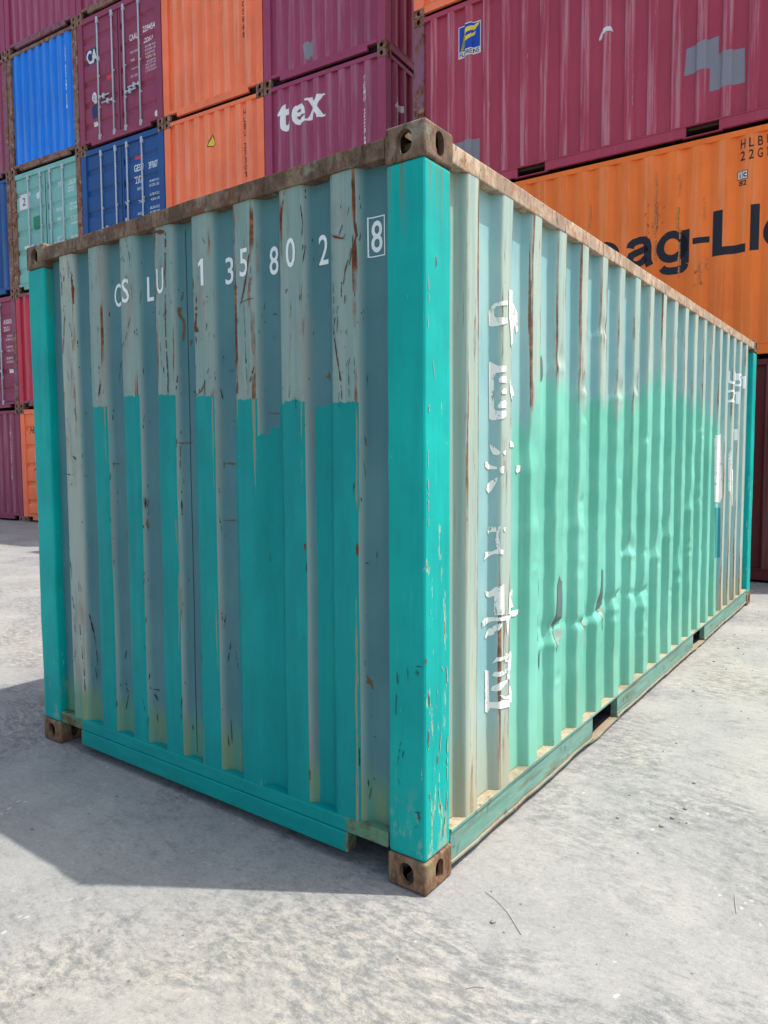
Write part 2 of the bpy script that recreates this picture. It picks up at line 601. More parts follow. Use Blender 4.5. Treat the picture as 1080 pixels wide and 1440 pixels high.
def tube(bm, p0, p1, r, n=10):
    p0, p1 = Vector(p0), Vector(p1)
    d = p1 - p0
    q = d.to_track_quat('Z', 'Y')
    m = Matrix.Translation((p0 + p1) / 2) @ q.to_matrix().to_4x4()
    bmesh.ops.create_cone(bm, cap_ends=True, segments=n, radius1=r, radius2=r, depth=d.length, matrix=m)


# ---- profiles of pressed steel walls: list of (t, depth)
def rounded(pts, r=.011):
    out = [pts[0]]
    for i in range(1, len(pts) - 1):
        p, a, b = np.array(pts[i]), np.array(pts[i - 1]), np.array(pts[i + 1])
        ua, ub = (a - p), (b - p)
        ra = min(r, np.linalg.norm(ua) * .4)
        rb = min(r, np.linalg.norm(ub) * .4)
        pa = p + ua / np.linalg.norm(ua) * ra
        pb = p + ub / np.linalg.norm(ub) * rb
        out += [tuple(pa), tuple((pa + pb) / 4 + p / 2), tuple(pb)]
    out.append(pts[-1])
    return out


def wall_profile(t0, t1, ridges, slope, depth, base, r=.010):
    pts = [(t0, base + depth)]
    for a, b in ridges:
        pts += [(a - slope, base + depth), (a, base), (b, base), (b + slope, base + depth)]
    pts.append((t1, base + depth))
    return rounded(pts, r)


END_R = [(-.402 - .25 * k, -.299 - .25 * k) for k in range(7, -1, -1)]
SIDE_R = [(.289 + .275 * k, .377 + .275 * k) for k in range(20)]
END_P = wall_profile(-W + .155, -.158, END_R, .042, .042, .012)
SIDE_P = wall_profile(.172, L - .172, SIDE_R, .027, .045, .006, .006)
HAP_P = wall_profile(.172, L - .172, [(.30 + .275 * k - .02, .30 + .275 * k + .075) for k in range(20)], .085, .030, .006)
DOOR_B = [(.38, .52), (.80, .94), (1.22, 1.36), (1.64, 1.78), (2.06, 2.20)]
DOOR_P = [(.19, .036)]
for a, b in DOOR_B:
    DOOR_P += [(a, .036), (a + .035, .064), (b - .035, .064), (b, .036)]
DOOR_P.append((2.46, .036))
DOOR_P = rounded(DOOR_P, .008)


def pf(profile):
    ts = np.array([p[0] for p in profile])
    ds = np.array([p[1] for p in profile])
    return lambda t: float(np.interp(t, ts, ds))


def densify(ts, step):
    out = []
    for a, b in zip(ts[:-1], ts[1:]):
        n = max(1, int(math.ceil((b - a) / step)))
        out += [a + (b - a) * i / n for i in range(n)]
    out.append(ts[-1])
    return out


def sheet(name, profile, ridges, zs, place, step=9, dent=None, topfn=None):
    """corrugated sheet: place(t, depth, z) -> position"""
    ts = densify([p[0] for p in profile], step)
    f = pf(profile)
    d0 = min(p[1] for p in profile)
    d1 = max(p[1] for p in profile)
    verts, faces, rid, edg, tops = [], [], [], [], []
    for t in ts:
        d = f(t)
        e = 0.0
        for a, b in ridges:
            if a - .08 < t < b + .08:
                e = max(e, math.exp(-((t - a - .004) / .014) ** 2), math.exp(-((t - b + .004) / .014) ** 2))
        for z in zs:
            dd = d - (dent(t, z, d) if dent else 0)
            verts.append(place(t, dd, z))
            rid.append(1 - (d - d0) / (d1 - d0))
            edg.append(e)
    n = len(zs)
    for i in range(len(ts) - 1):
        for j in range(n - 1):
            faces.append((i * n + j, (i + 1) * n + j, (i + 1) * n + j + 1, i * n + j + 1))
            tops.append(topfn((ts[i] + ts[i + 1]) / 2) if topfn else 0.0)
    me = bpy.data.meshes.new(name)
    me.from_pydata(verts, [], faces)
    me.attributes.new('ridge', 'FLOAT', 'POINT').data.foreach_set('value', rid)
    me.attributes.new('edge', 'FLOAT', 'POINT').data.foreach_set('value', edg)
    if topfn:
        me.attributes.new('top', 'FLOAT', 'FACE').data.foreach_set('value', tops)
    me.shade_smooth()
    return me


# ---- corner casting with real openings
def casting_mesh():
    bm = bmesh.new()
    sx, sy, sz = .162, .178, .118
    K = 6

    def stadium(w, h, n):
        pts = []
        r = min(w, h) / 2
        # sample by perimeter index to match the rectangle loop
        for i in range(n):
            a = (i / n) * 2 * math.pi + math.pi * 1.25
            cx, cy = math.cos(a), math.sin(a)
            ex, ey = (w / 2 - r), (h / 2 - r)
            pts.append((cx * r + (ex if cx > 1e-6 else -ex if cx < -1e-6 else 0), cy * r + (ey if cy > 1e-6 else -ey if cy < -1e-6 else 0)))
        return pts

    def face(o, u, v, lu, lv, w, h, nrm):
        o, u, v, nrm = Vector(o), Vector(u), Vector(v), Vector(nrm)
        rect = []
        for a, b in (((-1, -1), (1, -1)), ((1, -1), (1, 1)), ((1, 1), (-1, 1)), ((-1, 1), (-1, -1))):
            for k in range(K):
                s = k / K
                rect.append(((a[0] + (b[0] - a[0]) * s) * lu / 2, (a[1] + (b[1] - a[1]) * s) * lv / 2))
        hole = stadium(w, h, 4 * K)
        R = [bm.verts.new(o + u * p[0] + v * p[1]) for p in rect]
        Hh = [bm.verts.new(o + u * p[0] + v * p[1]) for p in hole]
        I = [bm.verts.new(o + u * p[0] + v * p[1] - nrm * .022) for p in hole]
        m = len(R)
        for i in range(m):
            j = (i + 1) % m
            bm.faces.new((R[i], R[j], Hh[j], Hh[i]))
            bm.faces.new((Hh[i], Hh[j], I[j], I[i]))

    X, Y, Z = (1, 0, 0), (0, 1, 0), (0, 0, 1)
    NX, NY, NZ = (-1, 0, 0), (0, -1, 0), (0, 0, -1)
    face((0, -sy / 2, 0), X, Z, sx, sz, .060, .078, NY)
    face((0, sy / 2, 0), NX, Z, sx, sz, .060, .078, Y)
    face((sx / 2, 0, 0), Y, Z, sy, sz, .052, .080, X)
    face((-sx / 2, 0, 0), NY, Z, sy, sz, .052, .080, NX)
    face((0, 0, sz / 2), X, Y, sx, sy, .062, .118, Z)
    face((0, 0, -sz / 2), NX, Y, sx, sy, .062, .118, NZ)
    bmesh.ops.remove_doubles(bm, verts=bm.verts, dist=1e-5)
    bm.normal_update()
    es = []
    for e in bm.edges:
        if len(e.link_faces) == 2:
            c = (e.verts[0].co + e.verts[1].co) / 2
            k = sum(abs(abs(c[i]) - s / 2) < 1e-5 for i, s in enumerate((sx, sy, sz)))
            if k == 2:
                es.append(e)
    bmesh.ops.bevel(bm, geom=es, offset=.011, segments=3, affect='EDGES', profile=.5)
    return to_mesh(bm, 'casting')


CAST = casting_mesh()
CPOS = {(sx, sy, sz): ((-.081 if sx == 0 else -W + .081), (.089 if sy == 0 else L - .089), (.059 if sz == 0 else H - .059))
        for sx in (0, 1) for sy in (0, 1) for sz in (0, 1)}


# ---- generic shared meshes, container space: x in [-W,0], y in [0,L]
def post_mesh(ix, iy, bev=.012):
    x0, x1 = (-.158, -.005) if ix == 0 else (-W + .005, -W + .158)
    y0, y1 = (.004, .172) if iy == 0 else (L - .172, L - .004)
    bm = bmesh.new()
    box(bm, x0, x1, y0, y1, .119, H - .119, bev, 3)
    return to_mesh(bm, 'post')


ZB, ZT = .172, 2.503
SH = {}
SH['post'] = {(i, j): post_mesh(i, j) for i in (0, 1) for j in (0, 1)}
SH['end'] = sheet('end_wall', END_P, END_R, [ZB, 1.3, ZT], lambda t, d, z: (t, d, z))
SH['back'] = sheet('back_wall', END_P, END_R, [ZB, 1.3, ZT], lambda t, d, z: (-W - t, L - d, z))
SH['side0'] = sheet('side_wall', SIDE_P, SIDE_R, [ZB - .006, 1.3, ZT], lambda t, d, z: (-d, t, z))
SH['hapside'] = sheet('side_wall', HAP_P, [(.28 + .275 * k, .375 + .275 * k) for k in range(20)], [ZB - .006, 1.3, ZT], lambda t, d, z: (-d, t, z))
SH['side1'] = sheet('side_wall', SIDE_P, SIDE_R, [ZB - .006, 1.3, ZT], lambda t, d, z: (-W + d, L - t, z))
SH['roof'] = boxmesh('roof', (-W + .066, -.066, .066, L - .066, 2.53, 2.552), bev=0)
SH['floor'] = boxmesh('floor', (-W + .07, -.07, .07, L - .07, .118, .150), bev=0)
SH['under'] = boxmesh('underframe', *[(-W + .07, -.07, a, b, .052, .1165) for a, b in ((.11, 1.60), (2.05, 3.73), (4.15, L - .11))], bev=0)
SH['top_end'] = boxmesh('top_rail', (-W + .164, -.164, .004, .064, 2.500, 2.566))
SH['top_back'] = boxmesh('top_rail', (-W + .164, -.164, L - .064, L - .004, 2.500, 2.566))
SH['top_side'] = [boxmesh('top_rail', (-.064, -.004, .180, L - .180, 2.500, 2.566)),
                  boxmesh('top_rail', (-W + .004, -W + .064, .180, L - .180, 2.500, 2.566))]
SH['sill'] = boxmesh('sill', (-W + .164, -.164, .008, .062, .122, .176), (-2.085, -.345, .004, .058, .046, .120))
SH['sill_back'] = boxmesh('sill', (-W + .164, -.164, L - .062, L - .008, .122, .176), (-2.085, -.345, L - .058, L - .004, .046, .120))
PK = [(1.63, 2.02), (3.76, 4.12)]


def side_rail_mesh(s):
    X = (lambda a, b: (a, b)) if s == 0 else (lambda a, b: (-W - b, -W - a))
    bm = bmesh.new()
    ys = [.180, PK[0][0], PK[0][1], PK[1][0], PK[1][1], L - .180]
    for a, b in ((0, 1), (2, 3), (4, 5)):
        box(bm, *X(-.048, -.010), ys[a], ys[b], .046, .150, .003)
        box(bm, *X(-.050, -.004), ys[a], ys[b], .034, .0455, .003)
    box(bm, *X(-.052, -.004), .180, L - .180, .1505, .165, .003)
    for a, b in ((1, 2), (3, 4)):
        box(bm, *X(-.050, -.008), ys[a] - .04, ys[b] + .04, .022, .0335, .002)
    return to_mesh(bm, 'side_rail')


SH['bot_side'] = [side_rail_mesh(0), side_rail_mesh(1)]


def pocket_mesh(k):
    a, b = PK[k]
    bm = bmesh.new()
    box(bm, -W + .055, -.055, a - .012, a - .001, .04, .117, 0)
    box(bm, -W + .055, -.055, b + .001, b + .012, .04, .117, 0)
    box(bm, -W + .055, -.055, a - .012, b + .012, .026, .036, 0)
    return to_mesh(bm, 'fork_pocket')


SH['pocket'] = [pocket_mesh(0), pocket_mesh(1)]


# ---- doors
def door_leaf(x0, x1):
    zs = [p[0] for p in DOOR_P]
    me = sheet('door_leaf', DOOR_P, [], [x0, (x0 + x1) / 2, x1], lambda t, d, z: (z, d, t))
    me.flip_normals()
    return me


DX = [(-W + .105, -W / 2 - .006), (-W / 2 + .006, -.105)]
SH['leaf'] = [door_leaf(*DX[0]), door_leaf(*DX[1])]


def leaf_frame(x0, x1):
    return boxmesh('leaf_frame', (x0, x0 + .05, .026, .06, .19, 2.46), (x1 - .05, x1, .026, .06, .19, 2.46), bev=.004)


SH['leaf_frame'] = [leaf_frame(*d) for d in DX]
bm = bmesh.new()
tube(bm, (0, 0, .11), (0, 0, 2.50), .017, 10)
SH['bar'] = to_mesh(bm, 'bar', True)
bm = bmesh.new()
box(bm, -.03, .03, -.012, .028, -.055, .055, .006)
SH['cam'] = to_mesh(bm, 'cam')
bm = bmesh.new()
box(bm, 0, .30, -.018, -.006, -.012, .012, .003)
box(bm, .10, .15, -.022, .02, -.05, .045, .004)
box(bm, -.025, .02, -.02, .02, -.03, .03, .004)
SH['handle'] = to_mesh(bm, 'handle')
bm = bmesh.new()
box(bm, -.035, .035, -.004, .02, -.03, .03, .005)
SH['hinge'] = to_mesh(bm, 'hinge')
bm = bmesh.new()
box(bm, -.007, .007, .02, .034, .19, 2.46, 0)
SH['gasket'] = to_mesh(bm, 'gasket')
SH['header'] = boxmesh('header', (-W + .164, -.164, .006, .066, 2.462, 2.566))
BARX = (-1.82, -1.385, -1.045, -.615)

# ---- surfaces for print: kind -> (breaks in u, breaks in v, fn(u, v) -> position, normal offset included)
OFF = .0016
fe, fs, fh, fd = pf(END_P), pf(SIDE_P), pf(HAP_P), pf(DOOR_P)
SURF = {
    'end': ([p[0] for p in END_P], [], lambda u, v, o: (u, fe(u) - o, v)),
    'side': ([p[0] for p in SIDE_P], [], lambda u, v, o: (-fs(u) + o, u, v)),
    'hapside': ([p[0] for p in HAP_P], [], lambda u, v, o: (-fh(u) + o, u, v)),
    'door': ([], [p[0] for p in DOOR_P], lambda u, v, o: (u, fd(v) - o, v)),
}


def conform(bm, surf, off=OFF):
    ub, vb, fn = SURF[surf]
    for ax, bs in ((0, ub), (1, vb)):
        lo = min(v.co[ax] for v in bm.verts)
        hi = max(v.co[ax] for v in bm.verts)
        for b in bs:
            if lo + 1e-4 < b < hi - 1e-4:
                co = Vector((b, 0, 0)) if ax == 0 else Vector((0, b, 0))
                no = Vector((1, 0, 0)) if ax == 0 else Vector((0, 1, 0))
                bmesh.ops.bisect_plane(bm, geom=bm.verts[:] + bm.edges[:] + bm.faces[:], plane_co=co, plane_no=no, dist=1e-6)
    bmesh.ops.triangulate(bm, faces=[f for f in bm.faces if len(f.verts) > 4])
    for v in bm.verts:
        v.co = Vector(fn(v.co.x, v.co.y, off))


def glyph_mesh(s, bold=0.0):
    cu = bpy.data.curves.new('glyphs', 'FONT')
    cu.body = s
    cu.size = 1.0
    cu.offset = bold
    cu.resolution_u = 3
    ob = bpy.data.objects.new('glyphs', cu)
    me = bpy.data.meshes.new_from_object(ob)
    bm = bmesh.new()
    bm.from_mesh(me)
    bpy.data.objects.remove(ob)
    bpy.data.curves.remove(cu)
    bpy.data.meshes.remove(me)
    bmesh.ops.remove_doubles(bm, verts=bm.verts, dist=1e-5)
    return bm


def text_bm(s, u, v, h, w=None, bold=0.0, stack=False, pitch=1.25):
    """lower-left of the writing at (u, v); h = height of the writing (of each letter when stacked, v = its top)"""
    if stack:
        out = bmesh.new()
        for i, ch in enumerate(s):
            if ch == ' ':
                continue
            b = text_bm(ch, u, v - h - i * h * pitch, h, w, bold)
            me = bpy.data.meshes.new('t')
            b.to_mesh(me)
            b.free()
            out.from_mesh(me)
            bpy.data.meshes.remove(me)
        return out
    if s == '1':
        return poly_bm([[(u + w * .45 if w else u, v), (u + (w or h * .3), v), (u + (w or h * .3), v + h), (u + (w or h * .3) * .55, v + h), (u, v + h * .84), (u, v + h * .72), (u + (w or h * .3) * .45, v + h * .8)]]) if not stack else None
    bm = glyph_mesh(s, bold)
    xs = [p.co.x for p in bm.verts]
    ys = [p.co.y for p in bm.verts]
    x0, x1, y0, y1 = min(xs), max(xs), min(ys), max(ys)
    sy = h / (y1 - y0)
    sx = (w / (x1 - x0)) if w else sy * .8
    for p in bm.verts:
        p.co = Vector((u + (p.co.x - x0) * sx, v + (p.co.y - y0) * sy, 0))
    return bm


def poly_bm(polys):
    bm = bmesh.new()
    for P in polys:
        vs = [bm.verts.new((a, b, 0)) for a, b in P]
        try:
            f = bm.faces.new(vs)
            f.normal_update()
            bmesh.ops.triangulate(bm, faces=[f], ngon_method='EAR_CLIP')
        except ValueError:
            pass
    bm.normal_update()
    bmesh.ops.reverse_faces(bm, faces=[f for f in bm.faces if f.normal.z < 0])
    return bm


def stroke_polys(strokes, k):
    """tapered ragged strokes as thin polygons: [(width, [(u,v)..])]"""
    rng = random.Random(3)
    out = []
    for w, pts in strokes:
        w *= k
        P = [Vector(p) for p in pts]
        if len(P) < 2:
            continue
        # resample
        Q = []
        for a, b in zip(P[:-1], P[1:]):
            n = max(1, int((b - a).length / .012))
            Q += [a.lerp(b, i / n) for i in range(n)]
        Q.append(P[-1])
        Ls, Rs = [], []
        for i, p in enumerate(Q):
            d = (Q[min(i + 1, len(Q) - 1)] - Q[max(i - 1, 0)])
            if d.length < 1e-6:
                d = Vector((0, 1))
            d.normalize()
            nrm = Vector((-d.y, d.x))
            s = i / max(1, len(Q) - 1)
            ww = w * (.35 + .65 * math.sin(math.pi * min(1, max(0, .08 + .84 * s)))) * rng.uniform(.3, 1.3) / 2
            Ls.append(p + nrm * ww)
            Rs.append(p - nrm * ww * rng.uniform(.7, 1.2))
        for i in range(len(Q) - 1):
            if len(Q) < 5 or rng.random() > .16:
                out.append([tuple(Ls[i]), tuple(Rs[i]), tuple(Rs[i + 1]), tuple(Ls[i + 1])])
    return out


def decal(name, bm, surf, mat, parent, off=OFF):
    conform(bm, surf, off)
    o = link(name, to_mesh(bm, name), mat, parent)
    if name.endswith('_marks'):
        o['kind'] = 'stuff'
    return o


def text(parent, s, surf, u, v, h, mat='white_print', w=None, bold=.0, stack=False, pitch=1.25, name='lettering', off=OFF):
    return decal(name, text_bm(s, u, v, h, w, bold, stack, pitch), surf, mat, parent, off)


def quad(u0, v0, u1, v1):
    return [(u0, v0), (u1, v0), (u1, v1), (u0, v1)]


def ellipse(cu, cv, ru, rv, n=20):
    return [(cu + ru * math.cos(2 * math.pi * i / n), cv + rv * math.sin(2 * math.pi * i / n)) for i in range(n)]


def thick(pts, w):
    """a pen line of even width as quads"""
    P = [Vector(p) for p in pts]
    N = []
    for i in range(len(P)):
        a = P[max(i - 1, 0)]
        b = P[min(i + 1, len(P) - 1)]
        d = (b - a).normalized()
        N.append(Vector((-d.y, d.x)))
    out = []
    for i in range(len(P) - 1):
        out.append([tuple(P[i] + N[i] * w / 2), tuple(P[i] - N[i] * w / 2), tuple(P[i + 1] - N[i + 1] * w / 2), tuple(P[i + 1] + N[i + 1] * w / 2)])
    return out


def arc(cx, cy, rx, ry, a0, a1, n=18):
    return [(cx + rx * math.cos(math.radians(a0 + (a1 - a0) * i / n)), cy + ry * math.sin(math.radians(a0 + (a1 - a0) * i / n))) for i in range(n + 1)]


def heavy(ch):
    """heavy grotesque lower-case letters, x-height .37, origin on the base line"""
    R_ = lambda cx: thick(arc(cx, .185, .135, .142, 0, 360, 30), .092)
    if ch == 'o': return R_(.185)
    if ch == 'p': return [quad(0, -.14, .092, .365)] + R_(.20)
    if ch == 'd': return R_(.17) + [quad(.275, 0, .367, .515)]
    if ch == 'g': return R_(.17) + [quad(.275, -.03, .367, .365)] + thick([(.321, -.03), (.312, -.065), (.28, -.09), (.22, -.103), (.14, -.10), (.085, -.08), (.058, -.045)], .088)
    if ch == 'a': return thick([(.055, .245), (.065, .285), (.10, .315), (.16, .328), (.22, .318), (.255, .29), (.268, .24), (.268, .10), (.275, .05), (.295, .0)], .09) + thick([(.268, .215), (.20, .198), (.12, .182), (.07, .155), (.05, .11), (.06, .07), (.10, .045), (.15, .042), (.20, .06), (.245, .10)], .085)
    if ch == 'H': return [quad(0, 0, .1, .515), quad(.32, 0, .42, .515), quad(.1, .21, .32, .305)]
    if ch == 'y': return thick([(.05, .37), (.185, .04)], .095) + thick([(.32, .37), (.17, -.05), (.13, -.095), (.05, -.10)], .092)


# ---------------------------------------------------------------- ground
bm = bmesh.new()
bmesh.ops.create_grid(bm, x_segments=2, y_segments=2, size=300)
ground = link('ground', to_mesh(bm, 'ground'), 'concrete')
prop(ground, 'pale weathered concrete container yard', 'ground', kind='structure')


# ---------------------------------------------------------------- stacked containers
def container(label, loc, rotz, pmat, face='end', rail=None, cast='rust_brown', posts=None, view='front', side='side0', group='containers stacked in walls', bars='galvanised'):
    root = bpy.data.objects.new('shipping_container', None)
    COL.objects.link(root)
    root.location = loc
    root.rotation_euler = (0, 0, rotz)
    prop(root, label, 'container', group)
    rail = rail or pmat
    posts = posts or pmat
    pm = lambda n, me, m: link(n, me, m, root)
    for k, p in CPOS.items():
        if view == 'front' and k[1] == 1: continue
        if view == 'side' and k[0] == 1: continue
        link('corner_casting', CAST, cast, root, p)
    for k, me in SH['post'].items():
        pm('corner_post', me, posts)
    pm('side_wall', SH[side], pmat)
    pm('side_wall', SH['side1'], pmat)
    pm('back_wall', SH['back'], pmat)
    pm('roof', SH['roof'], pmat)
    pm('floor', SH['floor'], 'plywood')
    pm('underframe', SH['under'], 'dark_steel')
    for s in (0, 1):
        pm('top_side_rail', SH['top_side'][s], rail)
        pm('bottom_side_rail', SH['bot_side'][s], rail)
    if view == 'side':
        for s in (0, 1): pm('fork_pocket', SH['pocket'][s], 'dark_steel')
    pm('top_back_rail', SH['top_back'], rail)
    pm('back_sill', SH['sill_back'], rail)
    pm('sill', SH['sill'], rail)
    if face == 'end':
        pm('end_wall', SH['end'], pmat)
        pm('top_end_rail', SH['top_end'], rail)
    else:
        pm('door_header', SH['header'], rail)
        for i in (0, 1):
            d = pm('door', SH['leaf'][i], pmat)
            link('door_frame', SH['leaf_frame'][i], pmat, d)
            for z in (.32, .95, 1.6, 2.28):
                link('hinge', SH['hinge'], pmat, d, (-W + .10 if i == 0 else -.10, .012, z))
        link('door_gasket', SH['gasket'], 'rubber', root, (-W / 2, 0, 0))
        for x in BARX:
            b = link('locking_bar', SH['bar'], bars, root, (x, .008, 0))
            for z in (.17, 2.44):
                link('cam_keeper', SH['cam'], bars, b, (0, 0, z))
            for z in (.75, 1.35):
                link('bar_bracket', SH['cam'], bars, b, (.012, .008, z)).scale = (.7, .6, .3)
        link('handle', SH['handle'], bars, root, (BARX[0] + .03, .004, .93))
        link('handle', SH['handle'], bars, root, (BARX[1] - .03, .004, .80), (0, math.pi, 0))
        link('handle', SH['handle'], bars, root, (BARX[2] + .03, .004, .83))
        link('handle', SH['handle'], bars, root, (BARX[3] - .03, .004, .90), (0, math.pi, 0))
    return root


TH = 0.0866
CT, ST = math.cos(TH), math.sin(TH)


def left(col, row, label, pmat, face='end', **k):
    """col 0 is beside the gap, counted away from it; row 1 stands on the ground"""
    loc = (-5.5151 - CT * 2.45 * col, 7.5516 - ST * 2.45 * col, H * (row - 1) + .002 * (row - 1))
    return container(label, loc, TH, pmat, face, **k)


M_, B_ = 'rust_maroon', 'rust_brown'
# column beside the gap
e1 = left(0, 1, 'wine red container on the ground below three others, beside the gap', P_MAROON, rail=M_)
e2 = left(0, 2, 'navy container in the second tier, right under the tex lettering', P_NAVY)
e3 = left(0, 3, 'purple container with white tex lettering on its corrugated end', P_PURPLE)
e4 = left(0, 4, 'purple container with a pale smudge, on top of the tex container', P_PURPLE)
e5 = left(0, 5, 'sea green container in the fifth tier beside the gap', P_GREEN)
# next column
d1 = left(1, 1, 'blue container on the ground, bottom of the column with two orange containers', P_BLUE)
d2 = left(1, 2, 'wine red container in the second tier, under two orange containers', P_MAROON)
d3 = left(1, 3, 'orange container end with a yellow warning triangle and black letters', P_ORANGE, posts=P_ORANGE)
d4 = left(1, 4, 'orange container with black digits, on the one with the warning triangle', P_ORANGE)
d5 = left(1, 5, 'purple container in the fifth tier over two orange containers', P_PURPLE)
# next
c1 = left(2, 1, 'purple container on the ground, bottom of the column with dark blue doors', P_PURPLE)
c2 = left(2, 2, 'orange container in the second tier, under the dark blue doors', P_ORANGE)
c3 = left(2, 3, 'dark blue container doors with pale locking bars and white writing', P_NAVY, 'door')
c4 = left(2, 4, 'maroon container doors with bright locking bars and white CAI badge', P_MAROON, 'door')
c5 = left(2, 5, 'purple container standing on the maroon doors with the CAI badge', P_PURPLE, rail=B_)
# next
b1 = left(3, 1, 'orange container doors at ground level beside a maroon corrugated end', P_ORANGE, 'door', bars='dark_steel')
b2 = left(3, 2, 'bright red container end standing on the orange doors', P_RED, rail=M_)
b3 = left(3, 3, 'sea green container doors with white stickers, under the bright blue end', P_GREEN, 'door', rail=P_GREEN, posts=B_, bars='galvanised')
b4 = left(3, 4, 'bright blue container end with rusty frame and worn white letters', P_BLUE, rail=B_, posts=B_)
b5 = left(3, 5, 'purple corrugated end on top of the bright blue container', P_PURPLE, rail=M_)
# outer
a1 = left(4, 1, 'maroon corrugated container end at ground level with thin white letters', P_MAROON)
a2 = left(4, 2, 'maroon container doors with white code, beside the bright red end', P_MAROON, 'door', posts=M_)
a3 = left(4, 3, 'dark blue container beside the sea green doors', P_NAVY, posts=B_)
a4 = left(4, 4, 'maroon container beside the bright blue container end', P_MAROON, rail=M_, posts=M_)
a5 = left(4, 5, 'purple container in the fifth tier, outermost of its row', P_PURPLE)

# ---- writing on that wall
text(e3, 't', 'end', -2.15, 1.80, .46, w=.25, bold=.03)
text(e3, 'e', 'end', -1.85, 1.84, .34, w=.28, bold=.02)
text(e3, 'x', 'end', -1.55, 1.87, .36, w=.34, bold=.035)
for Q in (quad(-1.58, 2.19, -1.44, 2.22), quad(-1.34, 2.20, -1.19, 2.23), quad(-1.58, 1.865, -1.44, 1.895), quad(-1.34, 1.865, -1.17, 1.895)):
    decal('serif', poly_bm([Q]), 'end', 'white_print', e3, OFF * 1.5)
text(e3, 'TEMU 222061', 'end', -.445, 2.28, .085, w=.06, bold=.01, stack=True, pitch=1.17)
text(e3, 't', 'side', .30, 1.42, .62, w=.30, bold=.01)
decal('pale_smudge', poly_bm([[(-1.60, .48), (-1.52, .54), (-1.47, .50), (-1.40, .56), (-1.385, .30), (-1.42, .24), (-1.47, .30), (-1.50, .24), (-1.56, .26)]]), 'end', 'grey_touch_up', e4)
text(d4, '05868', 'end', -.485, 1.62, .095, 'black_print', w=.06, bold=.012, stack=True, pitch=1.35)
text(d3, 'HLBU', 'end', -.495, 2.39, .098, 'black_print', w=.058, bold=.01, stack=True, pitch=1.22)
text(d3, '27301', 'end', -.495, 1.82, .098, 'black_print', w=.058, bold=.01, stack=True, pitch=1.25)
decal('warning_sticker', poly_bm([[(-1.345, 1.92), (-1.135, 1.92), (-1.24, 2.15)]]), 'end', 'black_print', d3)
decal('warning_symbol', poly_bm([[(-1.32, 1.934), (-1.16, 1.934), (-1.24, 2.115)]]), 'end', 'yellow_print', d3, OFF * 1.8)
# CAI doors
decal('badge', poly_bm([quad(-2.21, 1.66, -1.86, 1.95)]), 'door', 'navy_print', c4)
text(c4, 'CAI', 'door', -2.19, 1.68, .25, 'sticker_white', w=.36, bold=.04, off=OFF * 2)
text(c4, 'CAAU', 'door', -.90, 1.77, .11, w=.24, bold=.01)
text(c4, '229454', 'door', -.52, 1.82, .11, w=.33, bold=.01)
text(c4, '2261', 'door', -.51, 1.62, .11, w=.22, bold=.01)
for i, (s, w) in enumerate((('30,480 KG', .28), ('67,200 LB', .28), ('2,220 KG', .26), ('4,890 LB', .26), ('28,260 KG', .28), ('62,310 LB', .28), ('33.2 CU.M', .26), ('1,172 CU.FT', .30))):
    text(c4, s, 'door', -.47, 1.52 - i * .065, .042, w=w)
for i, (s, w) in enumerate((('MAX. GROSS', .26), ('TARE', .12), ('PAYLOAD', .22), ('CU. CAP.', .2))):
    text(c4, s, 'door', -.89, 1.53 - i * .15, .042, w=w)
decal('red_sticker', poly_bm([quad(-1.62, 1.22, -1.44, 1.33)]), 'door', 'red_print', c4)
decal('round_sticker', poly_bm([ellipse(-1.985, .985, .07, .105)]), 'door', 'sticker_white', c4)
text(c4, 'D', 'door', -2.01, .94, .09, 'black_print', w=.05, bold=.02, off=OFF * 2)
decal('blue_sticker', poly_bm([quad(-2.07, .58, -1.91, .86)]), 'door', 'navy_print', c4)
decal('small_sticker', poly_bm([quad(-2.05, .43, -1.93, .51)]), 'door', 'sticker_white', c4)
decal('round_sticker', poly_bm([ellipse(-.205, .25, .05, .06)]), 'door', 'sticker_white', c4)
# dark blue doors
text(c3, 'GESU', 'door', -.87, 1.88, .13, w=.27, bold=.01)
text(c3, '397607', 'door', -.46, 1.86, .13, w=.25, bold=.01)
text(c3, '4', 'door', -.175, 1.86, .13, w=.045, bold=.01)
text(c3, '22G1', 'door', -.87, 1.66, .13, w=.22, bold=.01)
decal('orange_sticker', poly_bm([quad(-.86, 2.12, -.68, 2.18)]), 'door', 'red_print', c3)
for i, s in enumerate(('30,480 KGS', '67,200 LBS', '', '2,180 KGS', '4,810 LBS', '', '28,300 KGS', '62,390 LBS')):
    if s: text(c3, s, 'door', -.45, 1.60 - i * .085, .055, w=.27)
for i, s in enumerate(('GROSS', 'TARE', 'PAYLOAD')):
    text(c3, s, 'door', -.80, 1.52 - i * .24, .055, w=.18)
for Q in (quad(-1.29, 1.30, -1.23, 1.35), quad(-1.17, 1.31, -1.13, 1.37), quad(-1.28, .95, -1.22, 1.01), quad(-1.16, .99, -1.12, 1.05)):
    decal('small_sticker', poly_bm([Q]), 'door', 'sticker_white', c3)
